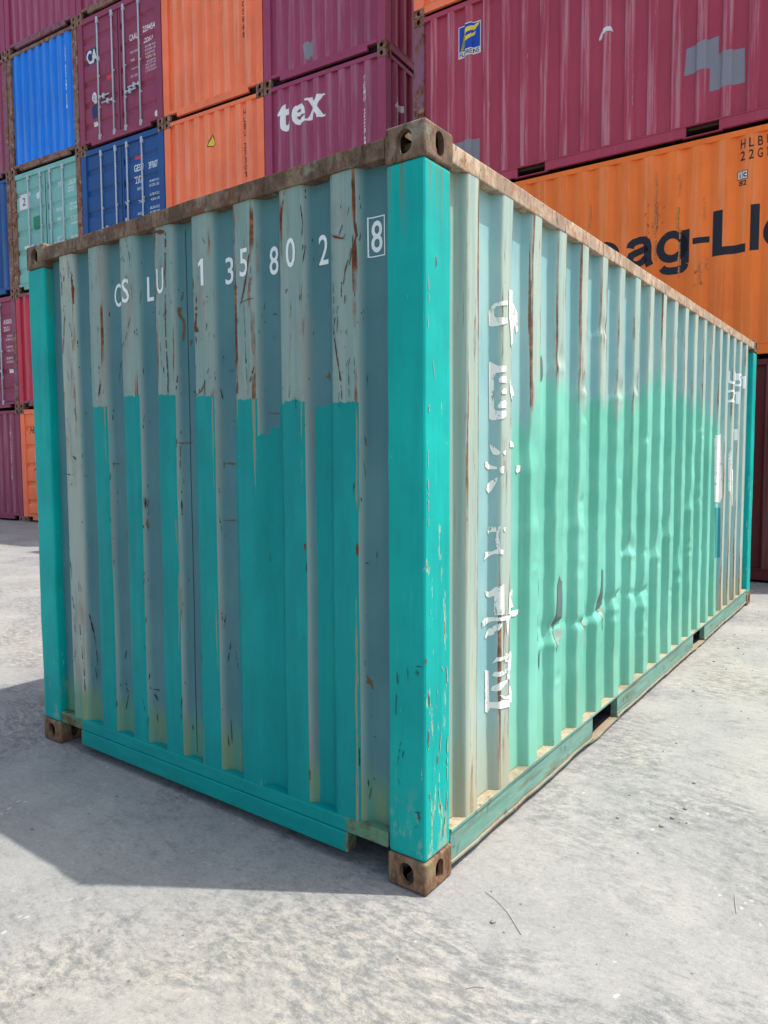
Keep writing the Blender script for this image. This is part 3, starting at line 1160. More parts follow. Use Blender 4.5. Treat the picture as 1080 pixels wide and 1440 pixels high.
# sea green doors
decal('white_sticker', poly_bm([quad(-2.18, 1.80, -1.80, 2.14)]), 'door', 'sticker_white', b3)
text(b3, '2', 'door', -2.07, 1.88, .17, 'black_print', w=.12, off=OFF * 2)
decal('round_sticker', poly_bm([ellipse(-1.50, 2.02, .06, .085)]), 'door', 'sticker_white', b3)
decal('green_sticker', poly_bm([quad(-1.70, 1.30, -1.44, 1.58)]), 'door', 'green_print', b3)
text(b3, 'DFSL', 'door', -.83, 2.06, .11, w=.20)
text(b3, '156391', 'door', -.48, 2.03, .11, w=.28)
text(b3, '22G1', 'door', -.48, 1.89, .10, w=.20)
for i, s in enumerate(('30,480', '67,200', '', '2,200', '4,850', '', '', '28,280', '62,350')):
    if s: text(b3, s, 'door', -.43, 1.60 - i * .10, .075, w=.24)
for i, s in enumerate(('MAX GROSS', 'TARE', '', 'NET')):
    if s: text(b3, s, 'door', -.88, 1.55 - i * .2, .075, w=.24 if i == 0 else .14)
decal('white_sticker', poly_bm([quad(-2.05, .92, -1.75, 1.0)]), 'door', 'sticker_white', b3)
text(b4, 'GESU 3207914 22G1', 'end', -.42, 2.22, .062, w=.05, stack=True, pitch=1.19)
# ground tiers
text(a2, 'A50036', 'door', -.52, 1.96, .10, w=.36)
text(a2, '22G1', 'door', -.52, 1.80, .10, w=.22)
for i, s in enumerate(('30,480 KG', '67,200 LB', '', '2,200 KG', '4,850 LB', '', '28,280 KG', '62,350 LB')):
    if s: text(a2, s, 'door', -.45, 1.66 - i * .085, .055, w=.26)
decal('small_sticker', poly_bm([quad(-.40, .84, -.24, .93)]), 'door', 'sticker_white', a2)
text(a1, 'CAIU 2208814 22G1', 'end', -.415, 2.23, .062, w=.035, stack=True, pitch=1.2)
text(b1, 'Hapag', 'door', -2.13, 1.98, .19, 'black_print', w=.52, bold=.02)
decal('round_sticker', poly_bm([ellipse(-1.86, 1.50, .10, .12)]), 'door', 'sticker_white', b1)
text(b1, 'AZ', 'door', -2.02, 1.16, .14, 'black_print', w=.2)

# ---- long sides facing the yard
RS = math.atan(0.0302)


def right(row, label, pmat, **k):
    loc = (-4.7956, 7.2235, (H + .002) * (row - 1))
    return container(label, loc, RS - math.pi / 2, pmat, view='side', **k)


r1 = right(1, 'dark red container on the ground, lying under the deep orange one', P_DRED)
r2 = right(2, 'deep orange container with big dark Hapag-Lloyd lettering on its side', P_HAPAG, side='hapside', cast='rust_brown')
r3 = right(3, 'wine red container with blue and yellow flag badge and grey patches', P_FLOR, posts=M_)
r4 = right(4, 'orange container lying on top of the wine red one with the badge', P_ORANGE)
r5 = right(5, 'unseen purple container added above the orange one to darken the gap', P_PURPLE)  # out of view, added as a fifth tier to shade the gap
# deep orange side
NAV = 'black_print'
for ch, u in (('H', 1.72), ('a', 2.22), ('p', 2.63), ('a', 3.085), ('g', 3.46), ('o', 4.60), ('y', 4.99), ('d', 5.38)):
    decal('lettering', poly_bm([[(u + a, 1.20 + b) for a, b in Q] for Q in heavy(ch)]), 'hapside', NAV, r2)
decal('lettering', poly_bm([quad(3.865, 1.375, 4.045, 1.445)]), 'hapside', NAV, r2)
decal('lettering', poly_bm([[(4.08, 1.20), (4.43, 1.20), (4.43, 1.295), (4.185, 1.295), (4.185, 1.715), (4.08, 1.715)]]), 'hapside', NAV, r2)
decal('lettering', poly_bm([quad(4.475, 1.205, 4.565, 1.715)]), 'hapside', NAV, r2)
for i, ch in enumerate('HLBU'):
    text(r2, ch, 'hapside', 4.352 + i * .088, 2.355, .105, NAV, w=.05, bold=.012)
for i, ch in enumerate('22G1'):
    text(r2, ch, 'hapside', 4.352 + i * .088, 2.222, .105, NAV, w=.05 if ch != '1' else .02, bold=.012)
decal('badge', poly_bm([quad(4.325, 2.015, 4.435, 2.110)]), 'hapside', NAV, r2)
for Q in (quad(4.332, 2.022, 4.377, 2.103), quad(4.382, 2.022, 4.428, 2.103)):
    decal('badge_field', poly_bm([Q]), 'hapside', 'sticker_white', r2, OFF * 2)
text(r2, 'i', 'hapside', 4.348, 2.032, .062, NAV, w=.012, off=OFF * 3)
text(r2, 'c', 'hapside', 4.388, 2.036, .05, NAV, w=.034, bold=.02, off=OFF * 3)
text(r2, '82', 'hapside', 4.345, 1.945, .06, NAV, w=.08, bold=.02)
rng = random.Random(11)
sc = []
for u, v0, v1, w in ((3.43, 2.32, 1.66, .016), (3.44, 1.9, 1.25, .045), (3.70, 2.22, 1.95, .012), (3.70, 1.85, 1.55, .028), (3.71, 1.6, 1.0, .02), (2.62, 2.1, 1.75, .014), (3.98, 1.9, 1.65, .012), (3.95, 1.15, .9, .02), (4.02, 1.2, 1.05, .015)):
    P = [(u + rng.uniform(-.012, .012), v0 + (v1 - v0) * i / 6) for i in range(7)]
    sc.append((w, P))
decal('scrape_marks', poly_bm(stroke_polys(sc, 1)), 'hapside', 'bare_orange_wear', r2, OFF * 2.6)
sc = [(w * .35, [(a + .012, b) for a, b in P]) for w, P in sc]
for i in range(26):
    u = rng.choice((3.38, 3.42, 3.48, 3.93)) + rng.uniform(-.07, .07)
    v = rng.uniform(1.55, 1.95) if u < 3.8 else rng.uniform(.9, 1.1)
    sc.append((.012, [(u, v), (u + rng.uniform(-.03, .03), v - rng.uniform(.01, .06))]))
decal('rust_marks', poly_bm(stroke_polys(sc, 1)), 'hapside', 'orange_rust', r2, OFF * 2.9)
# flag badge and patches on the wine red side
decal('badge_rim', poly_bm([quad(.715, 1.845, 1.062, 2.275)]), 'side', 'sticker_white', r3)
decal('badge', poly_bm([quad(.728, 1.935, 1.050, 2.262)]), 'side', 'blue_print', r3, OFF * 1.7)
Fl = lambda P: [(.715 + a * .347, 1.845 + b * .43) for a, b in P]
decal('badge_emblem', poly_bm([Fl([(.10, .21), (.19, .21), (.26, .42), (.40, .60), (.30, .66), (.30, .80), (.42, .87), (.62, .88), (.86, .95), (.95, .96), (.90, .88), (.74, .76), (.56, .73), (.40, .72), (.37, .66)]),
                              Fl([(.30, .52), (.44, .62), (.60, .63), (.78, .72), (.74, .62), (.60, .52), (.44, .49), (.33, .44)]),
                              Fl([(.10, .21), (.20, .21), (.33, .44), (.30, .66), (.24, .60)])]), 'side', 'yellow_print', r3, OFF * 2.5)
text(r3, 'FLORENS', 'side', .735, 1.862, .058, 'black_print', w=.30, bold=.012, off=OFF * 2.5)
decal('grey_patch', poly_bm([[(3.72, .755), (3.74, 1.06), (4.09, 1.10), (4.09, .90), (4.36, .885), (4.372, .505), (4.0, .50), (4.0, .765)]]), 'side', 'grey_touch_up', r3)
decal('grey_patch', poly_bm([[(.66, .72), (1.05, .70), (1.05, .30), (.66, .30)]]), 'side', 'grey_touch_up', r3)
decal('torn_sticker', poly_bm([[(2.70, 1.50), (2.73, 1.57), (2.80, 1.60), (2.86, 1.585), (2.88, 1.53), (2.80, 1.545), (2.74, 1.50), (2.71, 1.47)]]), 'side', 'sticker_white', r3)
sc = []
for i in range(46):
    u = rng.choice(SIDE_R)[rng.randint(0, 1)] + rng.uniform(-.01, .01)
    v = rng.uniform(.3, 2.3)
    sc.append((rng.uniform(.003, .009), [(u + rng.uniform(-.004, .004), v - .03 * k) for k in range(rng.randint(2, 12))]))
decal('scrape_marks', poly_bm(stroke_polys(sc, 1)), 'side', 'bare_cream', r3, OFF)

# marks read off the photograph, in wall coordinates (metres)
GLYPH = [[[0.607,2.111],[0.562,2.102],[0.548,2.094],[0.538,2.076],[0.533,2.058],[0.535,2.009],[0.545,2.006],[0.605,2.025],[0.604,2.045],[0.55,2.04],[0.547,2.052],[0.547,2.07],[0.551,2.083],[0.608,2.094]],[[0.621,2.157],[0.648,2.155],[0.75,2.128],[0.787,2.095],[0.793,2.025],[0.774,2.01],[0.766,2.048],[0.748,2.02],[0.745,1.949],[0.637,1.939],[0.633,1.994],[0.618,2.053]],[[0.598,1.859],[0.555,1.856],[0.539,1.873],[0.535,1.868],[0.537,1.653],[0.544,1.646],[0.598,1.661],[0.597,1.684],[0.55,1.683],[0.547,1.695],[0.547,1.811],[0.551,1.829],[0.595,1.836]],[[0.555,1.804],[0.561,1.816],[0.598,1.819],[0.599,1.793],[0.556,1.791]],[[0.562,1.759],[0.578,1.772],[0.599,1.77],[0.599,1.75],[0.565,1.748]],[[0.554,1.701],[0.56,1.719],[0.586,1.726],[0.6,1.718],[0.596,1.696],[0.557,1.692]],[[0.626,1.809],[0.636,1.785],[0.748,1.783],[0.759,1.757],[0.648,1.724],[0.637,1.748],[0.627,1.766]],[[0.538,1.554],[0.545,1.548],[0.561,1.523],[0.557,1.511],[0.546,1.513],[0.541,1.53]],[[0.571,1.523],[0.596,1.531],[0.596,1.514],[0.579,1.512]],[[0.508,1.487],[0.523,1.487],[0.542,1.471],[0.554,1.465],[0.553,1.456],[0.53,1.456],[0.51,1.466]],[[0.558,1.459],[0.564,1.468],[0.583,1.468],[0.576,1.44],[0.561,1.44]],[[0.783,1.467],[0.813,1.467],[0.812,1.443],[0.791,1.434],[0.776,1.444]],[[0.555,1.425],[0.553,1.406],[0.542,1.369],[0.535,1.362],[0.518,1.376],[0.524,1.394],[0.543,1.413]],[[0.63,1.567],[0.752,1.562],[0.759,1.543],[0.63,1.542]],[[0.539,1.231],[0.563,1.232],[0.558,1.204],[0.562,1.142],[0.581,1.137],[0.581,1.119],[0.55,1.123],[0.534,1.11],[0.504,1.1],[0.514,1.132],[0.544,1.132],[0.555,1.142],[0.55,1.179],[0.554,1.21],[0.544,1.21],[0.533,1.2],[0.53,1.22]],[[0.579,1.225],[0.6,1.226],[0.597,1.209],[0.584,1.211]],[[0.515,0.978],[0.54,0.972],[0.552,0.991],[0.589,1.0],[0.594,0.878],[0.55,0.879],[0.55,0.956],[0.54,0.948],[0.522,0.958]],[[0.49,0.857],[0.51,0.869],[0.548,0.87],[0.813,0.853],[0.809,0.833],[0.786,0.827],[0.641,0.853],[0.628,0.778],[0.617,0.813],[0.613,0.849],[0.551,0.855],[0.53,0.843],[0.493,0.836]],[[0.639,0.957],[0.757,0.947],[0.755,0.894],[0.771,0.871],[0.648,0.868],[0.631,0.871]],[[0.524,0.784],[0.517,0.795],[0.543,0.829],[0.561,0.845],[0.575,0.84],[0.564,0.823],[0.551,0.801]],[[0.518,0.661],[0.54,0.653],[0.542,0.526],[0.582,0.53],[0.759,0.484],[0.759,0.462],[0.544,0.502],[0.538,0.482],[0.523,0.489]],[[0.605,0.715],[0.751,0.683],[0.754,0.657],[0.748,0.605],[0.645,0.598],[0.623,0.604],[0.629,0.674],[0.605,0.68]],[[0.547,0.683],[0.556,0.708],[0.602,0.708],[0.602,0.692],[0.558,0.692]],[[0.547,0.634],[0.552,0.65],[0.621,0.649],[0.622,0.632],[0.554,0.629]],[[0.545,0.572],[0.547,0.589],[0.567,0.608],[0.631,0.601],[0.624,0.591],[0.555,0.57]],[[0.563,0.556],[0.617,0.535],[0.746,0.537],[0.761,0.506],[0.757,0.486],[0.596,0.529]],[[4.4,1.652],[4.671,1.668],[4.682,1.13],[4.673,1.087],[4.407,1.109]],[[4.95,1.488],[4.962,1.537],[5.0,1.113],[4.955,1.178]],[[4.996,1.363],[5.221,1.358],[5.226,1.024],[5.042,1.036]]]
PEEL = [[[1.155,0.954],[1.183,0.926],[1.322,0.905],[1.33,0.789],[1.197,0.745],[1.135,0.721],[1.113,0.704],[1.114,0.831],[1.129,0.912]],[[1.711,0.913],[1.903,0.825],[1.912,0.698],[1.743,0.708],[1.675,0.696],[1.697,0.811],[1.709,0.858]],[[1.038,0.949],[1.047,0.906],[1.04,0.848],[0.91,0.875],[0.92,0.924]],[[1.042,0.789],[1.05,0.669],[1.033,0.667],[0.909,0.712],[0.919,0.764]],[[1.045,0.635],[1.052,0.591],[1.043,0.523],[1.03,0.575]],[[1.035,1.947],[1.051,1.924],[1.06,1.862],[1.046,1.836],[0.927,1.854]]]
BARE = [[[1.111,0.701],[1.198,0.705],[1.317,0.65],[1.146,0.648],[1.125,0.596],[1.116,0.648]],[[1.675,0.7],[1.886,0.677],[1.911,0.66],[1.89,0.584],[1.714,0.584]],[[1.413,0.697],[1.624,0.671],[1.634,0.53],[1.608,0.511],[1.473,0.617]]]
TEALP = [[[4.411,1.063],[4.677,1.045],[4.682,0.621],[4.433,0.652]]]
STROKES = [["d",0.0046,[[-2.128,2.26],[-2.114,2.223],[-2.125,2.12],[-2.138,2.025]]],["d",0.0042,[[-2.107,2.253],[-2.12,2.259]]],["d",0.0036,[[-2.075,2.467],[-2.049,2.403],[-2.047,2.335]]],["r",0.0106,[[-2.046,2.403],[-2.045,2.335],[-2.045,2.259]]],["d",0.0043,[[-2.144,2.435],[-2.131,2.39],[-2.13,2.294]]],["d",0.0035,[[-2.078,2.176],[-2.058,2.114],[-2.056,2.07]]],["d",0.0035,[[-2.133,1.85],[-2.149,1.797]]],["d",0.0035,[[-2.068,1.95],[-2.062,1.924],[-2.071,1.898]]],["d",0.0066,[[-1.821,1.878],[-1.832,1.832],[-1.845,1.8]]],["d",0.0034,[[-1.891,2.438],[-1.884,2.416]]],["d",0.0038,[[-1.582,2.141],[-1.62,2.045],[-1.719,1.945],[-1.738,1.855]]],["d",0.0032,[[-1.604,2.502],[-1.575,2.411],[-1.572,2.348]]],["d",0.0032,[[-1.643,2.399],[-1.621,2.419]]],["d",0.0032,[[-1.562,2.425],[-1.562,2.419]]],["r",0.0277,[[-1.394,2.484],[-1.327,2.472]]],["r",0.0091,[[-1.319,2.467],[-1.328,2.311],[-1.332,2.274]]],["r",0.0075,[[-1.327,2.274],[-1.334,2.147],[-1.336,2.041],[-1.332,1.904],[-1.33,1.785]]],["d",0.0044,[[-1.322,2.145],[-1.35,2.115]]],["d",0.0036,[[-1.317,2.141],[-1.336,2.117]]],["d",0.003,[[-1.395,2.165],[-1.474,2.154]]],["d",0.006,[[-1.377,2.144],[-1.374,2.129]]],["r",0.0062,[[-1.4,2.443],[-1.4,2.383]]],["r",0.0036,[[-1.376,2.014],[-1.371,1.899]]],["d",0.0044,[[-1.331,1.934],[-1.327,1.85],[-1.337,1.789]]],["o",0.0117,[[-1.258,2.219],[-1.27,2.166],[-1.274,2.124],[-1.26,2.095],[-1.258,2.068],[-1.264,2.008]]],["r",0.0057,[[-1.15,2.255],[-1.151,2.205]]],["r",0.0114,[[-1.13,2.173],[-1.136,2.094],[-1.146,2.044],[-1.14,1.985]]],["r",0.0199,[[-1.151,2.052],[-1.124,2.03]]],["o",0.0144,[[-1.227,1.99],[-1.217,2.012]]],["d",0.0084,[[-1.067,2.168],[-1.061,2.164]]],["d",0.0098,[[-1.066,2.147],[-1.062,2.143]]],["r",0.0056,[[-1.071,2.057],[-1.076,2.029]]],["d",0.0028,[[-1.052,2.02],[-1.059,1.999]]],["d",0.0042,[[-1.108,2.003],[-1.105,1.996]]],["d",0.005,[[-1.083,1.83],[-1.115,1.784],[-1.15,1.768]]],["r",0.0069,[[-1.092,1.827],[-1.091,1.769]]],["r",0.0085,[[-1.211,1.792],[-1.15,1.768]]],["d",0.0028,[[-1.062,1.876],[-1.074,1.851]]],["d",0.0034,[[-1.086,2.407],[-1.068,2.379]]],["r",0.008,[[-0.814,2.297],[-0.828,2.226],[-0.846,2.16],[-0.864,2.111]]],["r",0.0048,[[-0.864,2.115],[-0.828,2.123],[-0.794,2.124]]],["d",0.0027,[[-0.847,2.109],[-0.841,2.013],[-0.84,1.891],[-0.832,1.742]]],["d",0.0027,[[-0.864,2.111],[-0.887,2.035],[-0.901,1.993]]],["d",0.0057,[[-0.797,1.862],[-0.808,1.836],[-0.821,1.802]]],["d",0.0034,[[-0.887,1.908],[-0.875,1.858]]],["r",0.0079,[[-0.894,1.807],[-0.899,1.763]]],["r",0.0067,[[-0.89,2.183],[-0.88,2.173]]],["d",0.004,[[-0.794,2.226],[-0.793,2.222]]],["o",0.0068,[[-1.007,1.483],[-0.957,1.483]]],["o",0.006,[[-1.011,1.243],[-0.963,1.248]]],["o",0.0043,[[-0.986,1.865],[-0.957,1.859]]],["o",0.0051,[[-0.759,1.679],[-0.7,1.679]]],["o",0.0041,[[-0.759,1.685],[-0.759,1.672]]],["o",0.0072,[[-0.468,1.8],[-0.444,1.81]]],["o",0.0095,[[-0.452,1.823],[-0.449,1.79]]],["d",0.0064,[[-0.731,2.062],[-0.711,2.059]]],["d",0.0077,[[-0.729,1.976],[-0.725,1.963]]],["o",0.0062,[[-0.5,2.211],[-0.479,2.206]]],["d",0.0029,[[-0.564,1.761],[-0.566,1.753]]],["d",0.003,[[-0.649,1.77],[-0.638,1.767]]],["r",0.0061,[[-0.395,2.286],[-0.387,2.288],[-0.364,2.277],[-0.339,2.27]]],["r",0.0095,[[-0.294,2.277],[-0.3,2.231],[-0.305,2.179]]],["r",0.0059,[[-0.31,2.233],[-0.325,2.197],[-0.34,2.161],[-0.351,2.101]]],["r",0.0057,[[-0.397,1.958],[-0.387,1.894],[-0.37,1.806],[-0.359,1.714]]],["d",0.0033,[[-0.401,1.974],[-0.38,1.854],[-0.365,1.79],[-0.359,1.714]]],["d",0.0028,[[-0.367,2.057],[-0.388,2.004],[-0.399,1.958]]],["d",0.0023,[[-0.318,1.872],[-0.329,1.826],[-0.325,1.709]]],["d",0.0023,[[-0.329,1.85],[-0.339,1.827]]],["d",0.0047,[[-0.298,2.193],[-0.303,2.19]]],["d",0.0035,[[-0.304,2.102],[-0.298,2.067]]],["d",0.0033,[[-0.341,2.077],[-0.342,2.046]]],["r",0.0036,[[-0.397,2.139],[-0.394,1.958]]],["r",0.0073,[[-0.307,2.466],[-0.299,2.393],[-0.298,2.326],[-0.292,2.275],[-0.304,2.225]]],["r",0.0049,[[-0.417,2.304],[-0.382,2.281],[-0.34,2.269]]],["d",0.0036,[[-0.342,2.329],[-0.365,2.286]]],["d",0.0031,[[-0.547,2.427],[-0.541,2.365],[-0.544,2.32]]],["r",0.0052,[[-0.619,2.513],[-0.64,2.418],[-0.651,2.351]]],["r",0.0047,[[-0.321,2.176],[-0.298,2.258]]],["d",0.0024,[[-0.325,2.347],[-0.317,2.375]]],["r",0.0145,[[-1.286,1.574],[-1.269,1.568]]],["o",0.0064,[[-1.284,1.572],[-1.222,1.571]]],["o",0.0058,[[-1.279,1.563],[-1.281,1.46]]],["o",0.0065,[[-1.781,1.48],[-1.756,1.479]]],["o",0.0045,[[-1.777,1.492],[-1.777,1.456]]],["d",0.0045,[[-1.767,1.752],[-1.774,1.711],[-1.773,1.675]]],["o",0.0123,[[-1.532,1.206],[-1.52,1.194]]],["o",0.0049,[[-1.526,1.228],[-1.525,1.171]]],["d",0.0055,[[-1.529,1.326],[-1.53,1.275]]],["d",0.0043,[[-1.278,1.323],[-1.278,1.257]]],["o",0.0065,[[-1.019,1.482],[-0.959,1.481]]],["o",0.0043,[[-1.016,1.492],[-1.017,1.466]]],["o",0.006,[[-1.022,1.245],[-0.965,1.249]]],["d",0.0059,[[-2.346,2.247],[-2.354,2.197]]],["d",0.0104,[[-2.083,1.516],[-2.057,1.5]]],["d",0.0041,[[-2.025,1.423],[-2.016,1.413]]],["d",0.0043,[[-2.239,1.426],[-2.078,1.423]]],["o",0.0123,[[-1.528,1.22],[-1.525,1.184]]],["d",0.0047,[[-2.225,1.054],[-2.136,0.984]]],["d",0.0046,[[-2.14,0.997],[-2.129,0.89]]],["d",0.0046,[[-2.134,0.808],[-2.115,0.729]]],["d",0.0045,[[-2.07,0.889],[-2.069,0.835]]],["d",0.0046,[[-2.124,0.7],[-2.111,0.607]]],["d",0.0046,[[-2.072,0.667],[-2.065,0.587]]],["d",0.0045,[[-2.021,0.695],[-2.014,0.627]]],["d",0.0045,[[-2.017,0.675],[-2.008,0.613]]],["d",0.0046,[[-2.062,0.56],[-2.054,0.453]]],["d",0.0047,[[-2.116,0.524],[-2.139,0.466]]],["d",0.0046,[[-2.05,0.44],[-2.048,0.317]]],["d",0.0046,[[-2.008,0.451],[-1.998,0.384]]],["d",0.0043,[[-1.749,0.579],[-1.759,0.533]]],["d",0.0044,[[-1.757,0.415],[-1.749,0.364]]],["d",0.0044,[[-1.738,0.38],[-1.76,0.284]]],["d",0.0044,[[-1.79,0.326],[-1.791,0.274]]],["d",0.0042,[[-1.56,0.387],[-1.555,0.326]]],["d",0.0042,[[-1.522,0.431],[-1.489,0.427]]],["d",0.0042,[[-1.518,0.412],[-1.504,0.374]]],["d",0.0042,[[-1.511,0.311],[-1.508,0.273]]],["d",0.0042,[[-1.55,0.295],[-1.549,0.276]]],["d",0.0039,[[-1.281,0.515],[-1.279,0.503]]],["d",0.004,[[-1.26,0.316],[-1.259,0.291]]],["d",0.0036,[[-1.003,0.736],[-1.017,0.646]]],["d",0.0036,[[-0.98,0.706],[-0.962,0.607]]],["d",0.0037,[[-1.01,0.394],[-1.007,0.278]]],["d",0.004,[[-1.296,0.367],[-1.296,0.343]]],["d",0.0045,[[-2.025,0.722],[-1.979,0.401]]],["d",0.0038,[[-1.02,0.326],[-1.018,0.279]]],["o",0.0142,[[-0.275,0.72],[-0.263,0.684]]],["o",0.0095,[[-0.263,0.694],[-0.258,0.669]]],["o",0.0096,[[-0.267,0.574],[-0.261,0.568]]],["o",0.0122,[[-0.257,0.492],[-0.248,0.491]]],["o",0.0099,[[-0.26,0.339],[-0.252,0.33]]],["d",0.0069,[[-0.272,1.131],[-0.265,1.129]]],["o",0.0063,[[-0.265,0.299],[-0.27,0.258]]],["r",0.0069,[[-0.295,1.2],[-0.295,1.156]]],["r",0.0098,[[-0.548,1.183],[-0.546,1.162]]],["o",0.0079,[[-0.542,0.308],[-0.54,0.265]]],["d",0.0039,[[-0.296,0.465],[-0.295,0.384]]],["d",0.0028,[[-0.253,0.988],[-0.249,0.982]]],["d",0.0034,[[-0.234,1.171],[-0.234,1.147]]],["d",0.0037,[[-0.272,0.33],[-0.271,0.305]]]]
POST_E = [["d",0.0032,[[-0.074,0.792],[-0.072,0.741]]],["d",0.0032,[[-0.04,0.803],[-0.013,0.803]]],["d",0.0032,[[-0.046,0.783],[-0.03,0.767]]],["d",0.0032,[[-0.119,0.77],[-0.113,0.714]]],["d",0.0032,[[-0.121,0.693],[-0.124,0.616]]],["d",0.0032,[[-0.103,0.524],[-0.12,0.433]]],["d",0.0032,[[-0.091,0.498],[-0.097,0.468]]],["d",0.0032,[[-0.115,0.395],[-0.109,0.368]]],["d",0.0032,[[-0.033,0.297],[-0.024,0.266]]],["d",0.0032,[[-0.047,0.29],[-0.022,0.296]]],["d",0.0032,[[-0.042,0.271],[-0.022,0.275]]],["d",0.0032,[[-0.033,0.246],[-0.047,0.235]]],["c",0.0053,[[-0.042,0.285],[-0.031,0.255]]],["d",0.0121,[[-0.04,0.789],[-0.03,0.777]]]]
POST_S = [["c",0.0073,[[0.072,2.173],[0.073,2.13]]],["c",0.0039,[[0.023,2.091],[0.027,2.013]]],["c",0.0073,[[0.027,1.679],[0.028,1.657]]],["c",0.0036,[[0.02,1.969],[0.022,1.926]]],["c",0.0036,[[0.02,1.532],[0.022,1.473]]],["c",0.0049,[[0.021,1.436],[0.023,1.279]]],["c",0.0029,[[0.051,1.828],[0.065,1.77]]],["r",0.0039,[[0.073,2.166],[0.073,2.137]]],["r",0.0049,[[0.028,1.676],[0.03,1.665]]],["c",0.0097,[[0.02,0.716],[0.034,0.661]]],["c",0.0073,[[0.023,0.588],[0.02,0.514]]],["c",0.0073,[[0.083,0.483],[0.078,0.441]]],["c",0.0049,[[0.105,0.553],[0.096,0.479]]],["c",0.0073,[[0.03,0.362],[0.033,0.332]]],["c",0.0097,[[0.141,0.776],[0.148,0.716]]],["c",0.0049,[[0.104,0.785],[0.123,0.761]]],["c",0.0097,[[0.149,0.52],[0.145,0.363]]],["c",0.0121,[[0.147,0.322],[0.138,0.246]]],["c",0.0194,[[0.138,0.236],[0.123,0.172]]],["c",0.0097,[[0.101,0.3],[0.109,0.253]]],["c",0.0049,[[0.086,0.732],[0.069,0.641]]],["c",0.0049,[[0.034,0.997],[0.036,0.977]]],["c",0.0049,[[0.09,0.354],[0.101,0.281]]],["r",0.0049,[[0.02,0.712],[0.03,0.671]]],["r",0.0049,[[0.023,0.579],[0.021,0.523]]],["r",0.0049,[[0.083,0.473],[0.079,0.445]]],["r",0.0097,[[0.003,0.837],[0.005,0.813]]],["r",0.0036,[[0.03,0.358],[0.032,0.338]]],["r",0.0039,[[0.149,0.301],[0.142,0.254]]]]

# ---------------------------------------------------------------- the teal container in front
hero = bpy.data.objects.new('shipping_container', None)
COL.objects.link(hero)
prop(hero, 'weathered green container with fresh teal stripes standing alone on the concrete', 'container')
for k, p in CPOS.items():
    link('corner_casting', CAST, 'hero_casting' if k[2] == 0 else 'old_rail', hero, p)


def hero_post(ix, iy):
    x0, x1 = (-.158, -.005) if ix == 0 else (-W + .005, -W + .158)
    y0, y1 = (.004, .172) if iy == 0 else (L - .172, L - .004)
    bm = bmesh.new()
    box(bm, x0, x1, y0, y1, .1185, H - .1185, .014, 3)
    for i in range(40):
        z = .14 + i * (H - .28) / 39
        bmesh.ops.bisect_plane(bm, geom=bm.verts[:] + bm.edges[:] + bm.faces[:], plane_co=(0, 0, z), plane_no=(0, 0, 1))
    for v in bm.verts:
        c = v.co
        if .15 < c.z < H - .15:
            n = mn.noise(Vector((ix * 9.1, iy * 5.3, c.z * 2.1)))
            n2 = mn.noise(Vector((c.x * 9, c.y * 9, c.z * 7 + 3)))
            w = .010 if (ix, iy) == (1, 0) else .0025
            v.co.x += n * w + n2 * .0012
            v.co.y += n2 * .0012
    return to_mesh(bm, 'corner_post')


for i in (0, 1):
    for j in (0, 1):
        link('corner_post', hero_post(i, j), 'teal_paint', hero)


def bent_rail(name, b, axis, amp=.004, seed=0):
    bm = bmesh.new()
    box(bm, *b, .005, 2)
    lo, hi = (b[0], b[1]) if axis == 0 else (b[2], b[3])
    n = int((hi - lo) / .05)
    for i in range(1, n):
        co = [0, 0, 0]; no = [0, 0, 0]
        co[axis] = lo + (hi - lo) * i / n
        no[axis] = 1
        bmesh.ops.bisect_plane(bm, geom=bm.verts[:] + bm.edges[:] + bm.faces[:], plane_co=co, plane_no=no)
    for v in bm.verts:
        t = v.co[axis]
        e = min(1, (t - lo) / .2, (hi - t) / .2)
        v.co.z += amp * max(0, e) * (mn.noise(Vector((t * 2.3, seed, 0))) + .5 * mn.noise(Vector((t * 9, seed, 4))))
        v.co[1 - axis] += amp * .5 * max(0, e) * mn.noise(Vector((t * 5, seed, 9)))
    return to_mesh(bm, name)


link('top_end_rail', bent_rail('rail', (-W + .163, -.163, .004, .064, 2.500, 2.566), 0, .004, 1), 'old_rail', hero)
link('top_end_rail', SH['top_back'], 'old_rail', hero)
link('top_side_rail', bent_rail('rail', (-.064, -.004, .179, L - .179, 2.500, 2.566), 1, .004, 2), 'sunlit_rail', hero)
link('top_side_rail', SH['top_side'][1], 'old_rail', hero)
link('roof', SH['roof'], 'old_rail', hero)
link('floor', SH['floor'], 'plywood', hero)
link('underframe', SH['under'], 'dark_steel', hero)
bm = bmesh.new()
bm.from_mesh(SH['bot_side'][0])
for i in range(1, 118):
    bmesh.ops.bisect_plane(bm, geom=bm.verts[:] + bm.edges[:] + bm.faces[:], plane_co=(0, .18 + i * .049, 0), plane_no=(0, 1, 0))
for v in bm.verts:
    k = max(0, min(1, (.07 - v.co.z) / .03)) * max(0, min(1, (v.co.y - .2) / .2, (L - .2 - v.co.y) / .2))
    v.co.x += k * (.007 * mn.noise(Vector((v.co.y * 2.6, 1, 4))) + .006 * mn.noise(Vector((v.co.y * 9, 2, 4))))
    v.co.z += k * (.004 * mn.noise(Vector((v.co.y * 3.1, 7, 4))) + .004 * mn.noise(Vector((v.co.y * 11, 5, 4))) - .006)
link('bottom_side_rail', to_mesh(bm, 'side_rail'), 'rail_paint', hero)
link('bottom_side_rail', SH['bot_side'][1], 'rail_paint', hero)
for s in (0, 1):
    link('fork_pocket', SH['pocket'][s], 'dark_steel', hero)
link('sill', SH['sill'], 'sill_paint', hero)
link('back_sill', SH['sill_back'], 'sill_paint', hero)

TOPS = [0, 1.752, 1.79, 1.78, 1.763, 1.736, 1.716, 1.704]


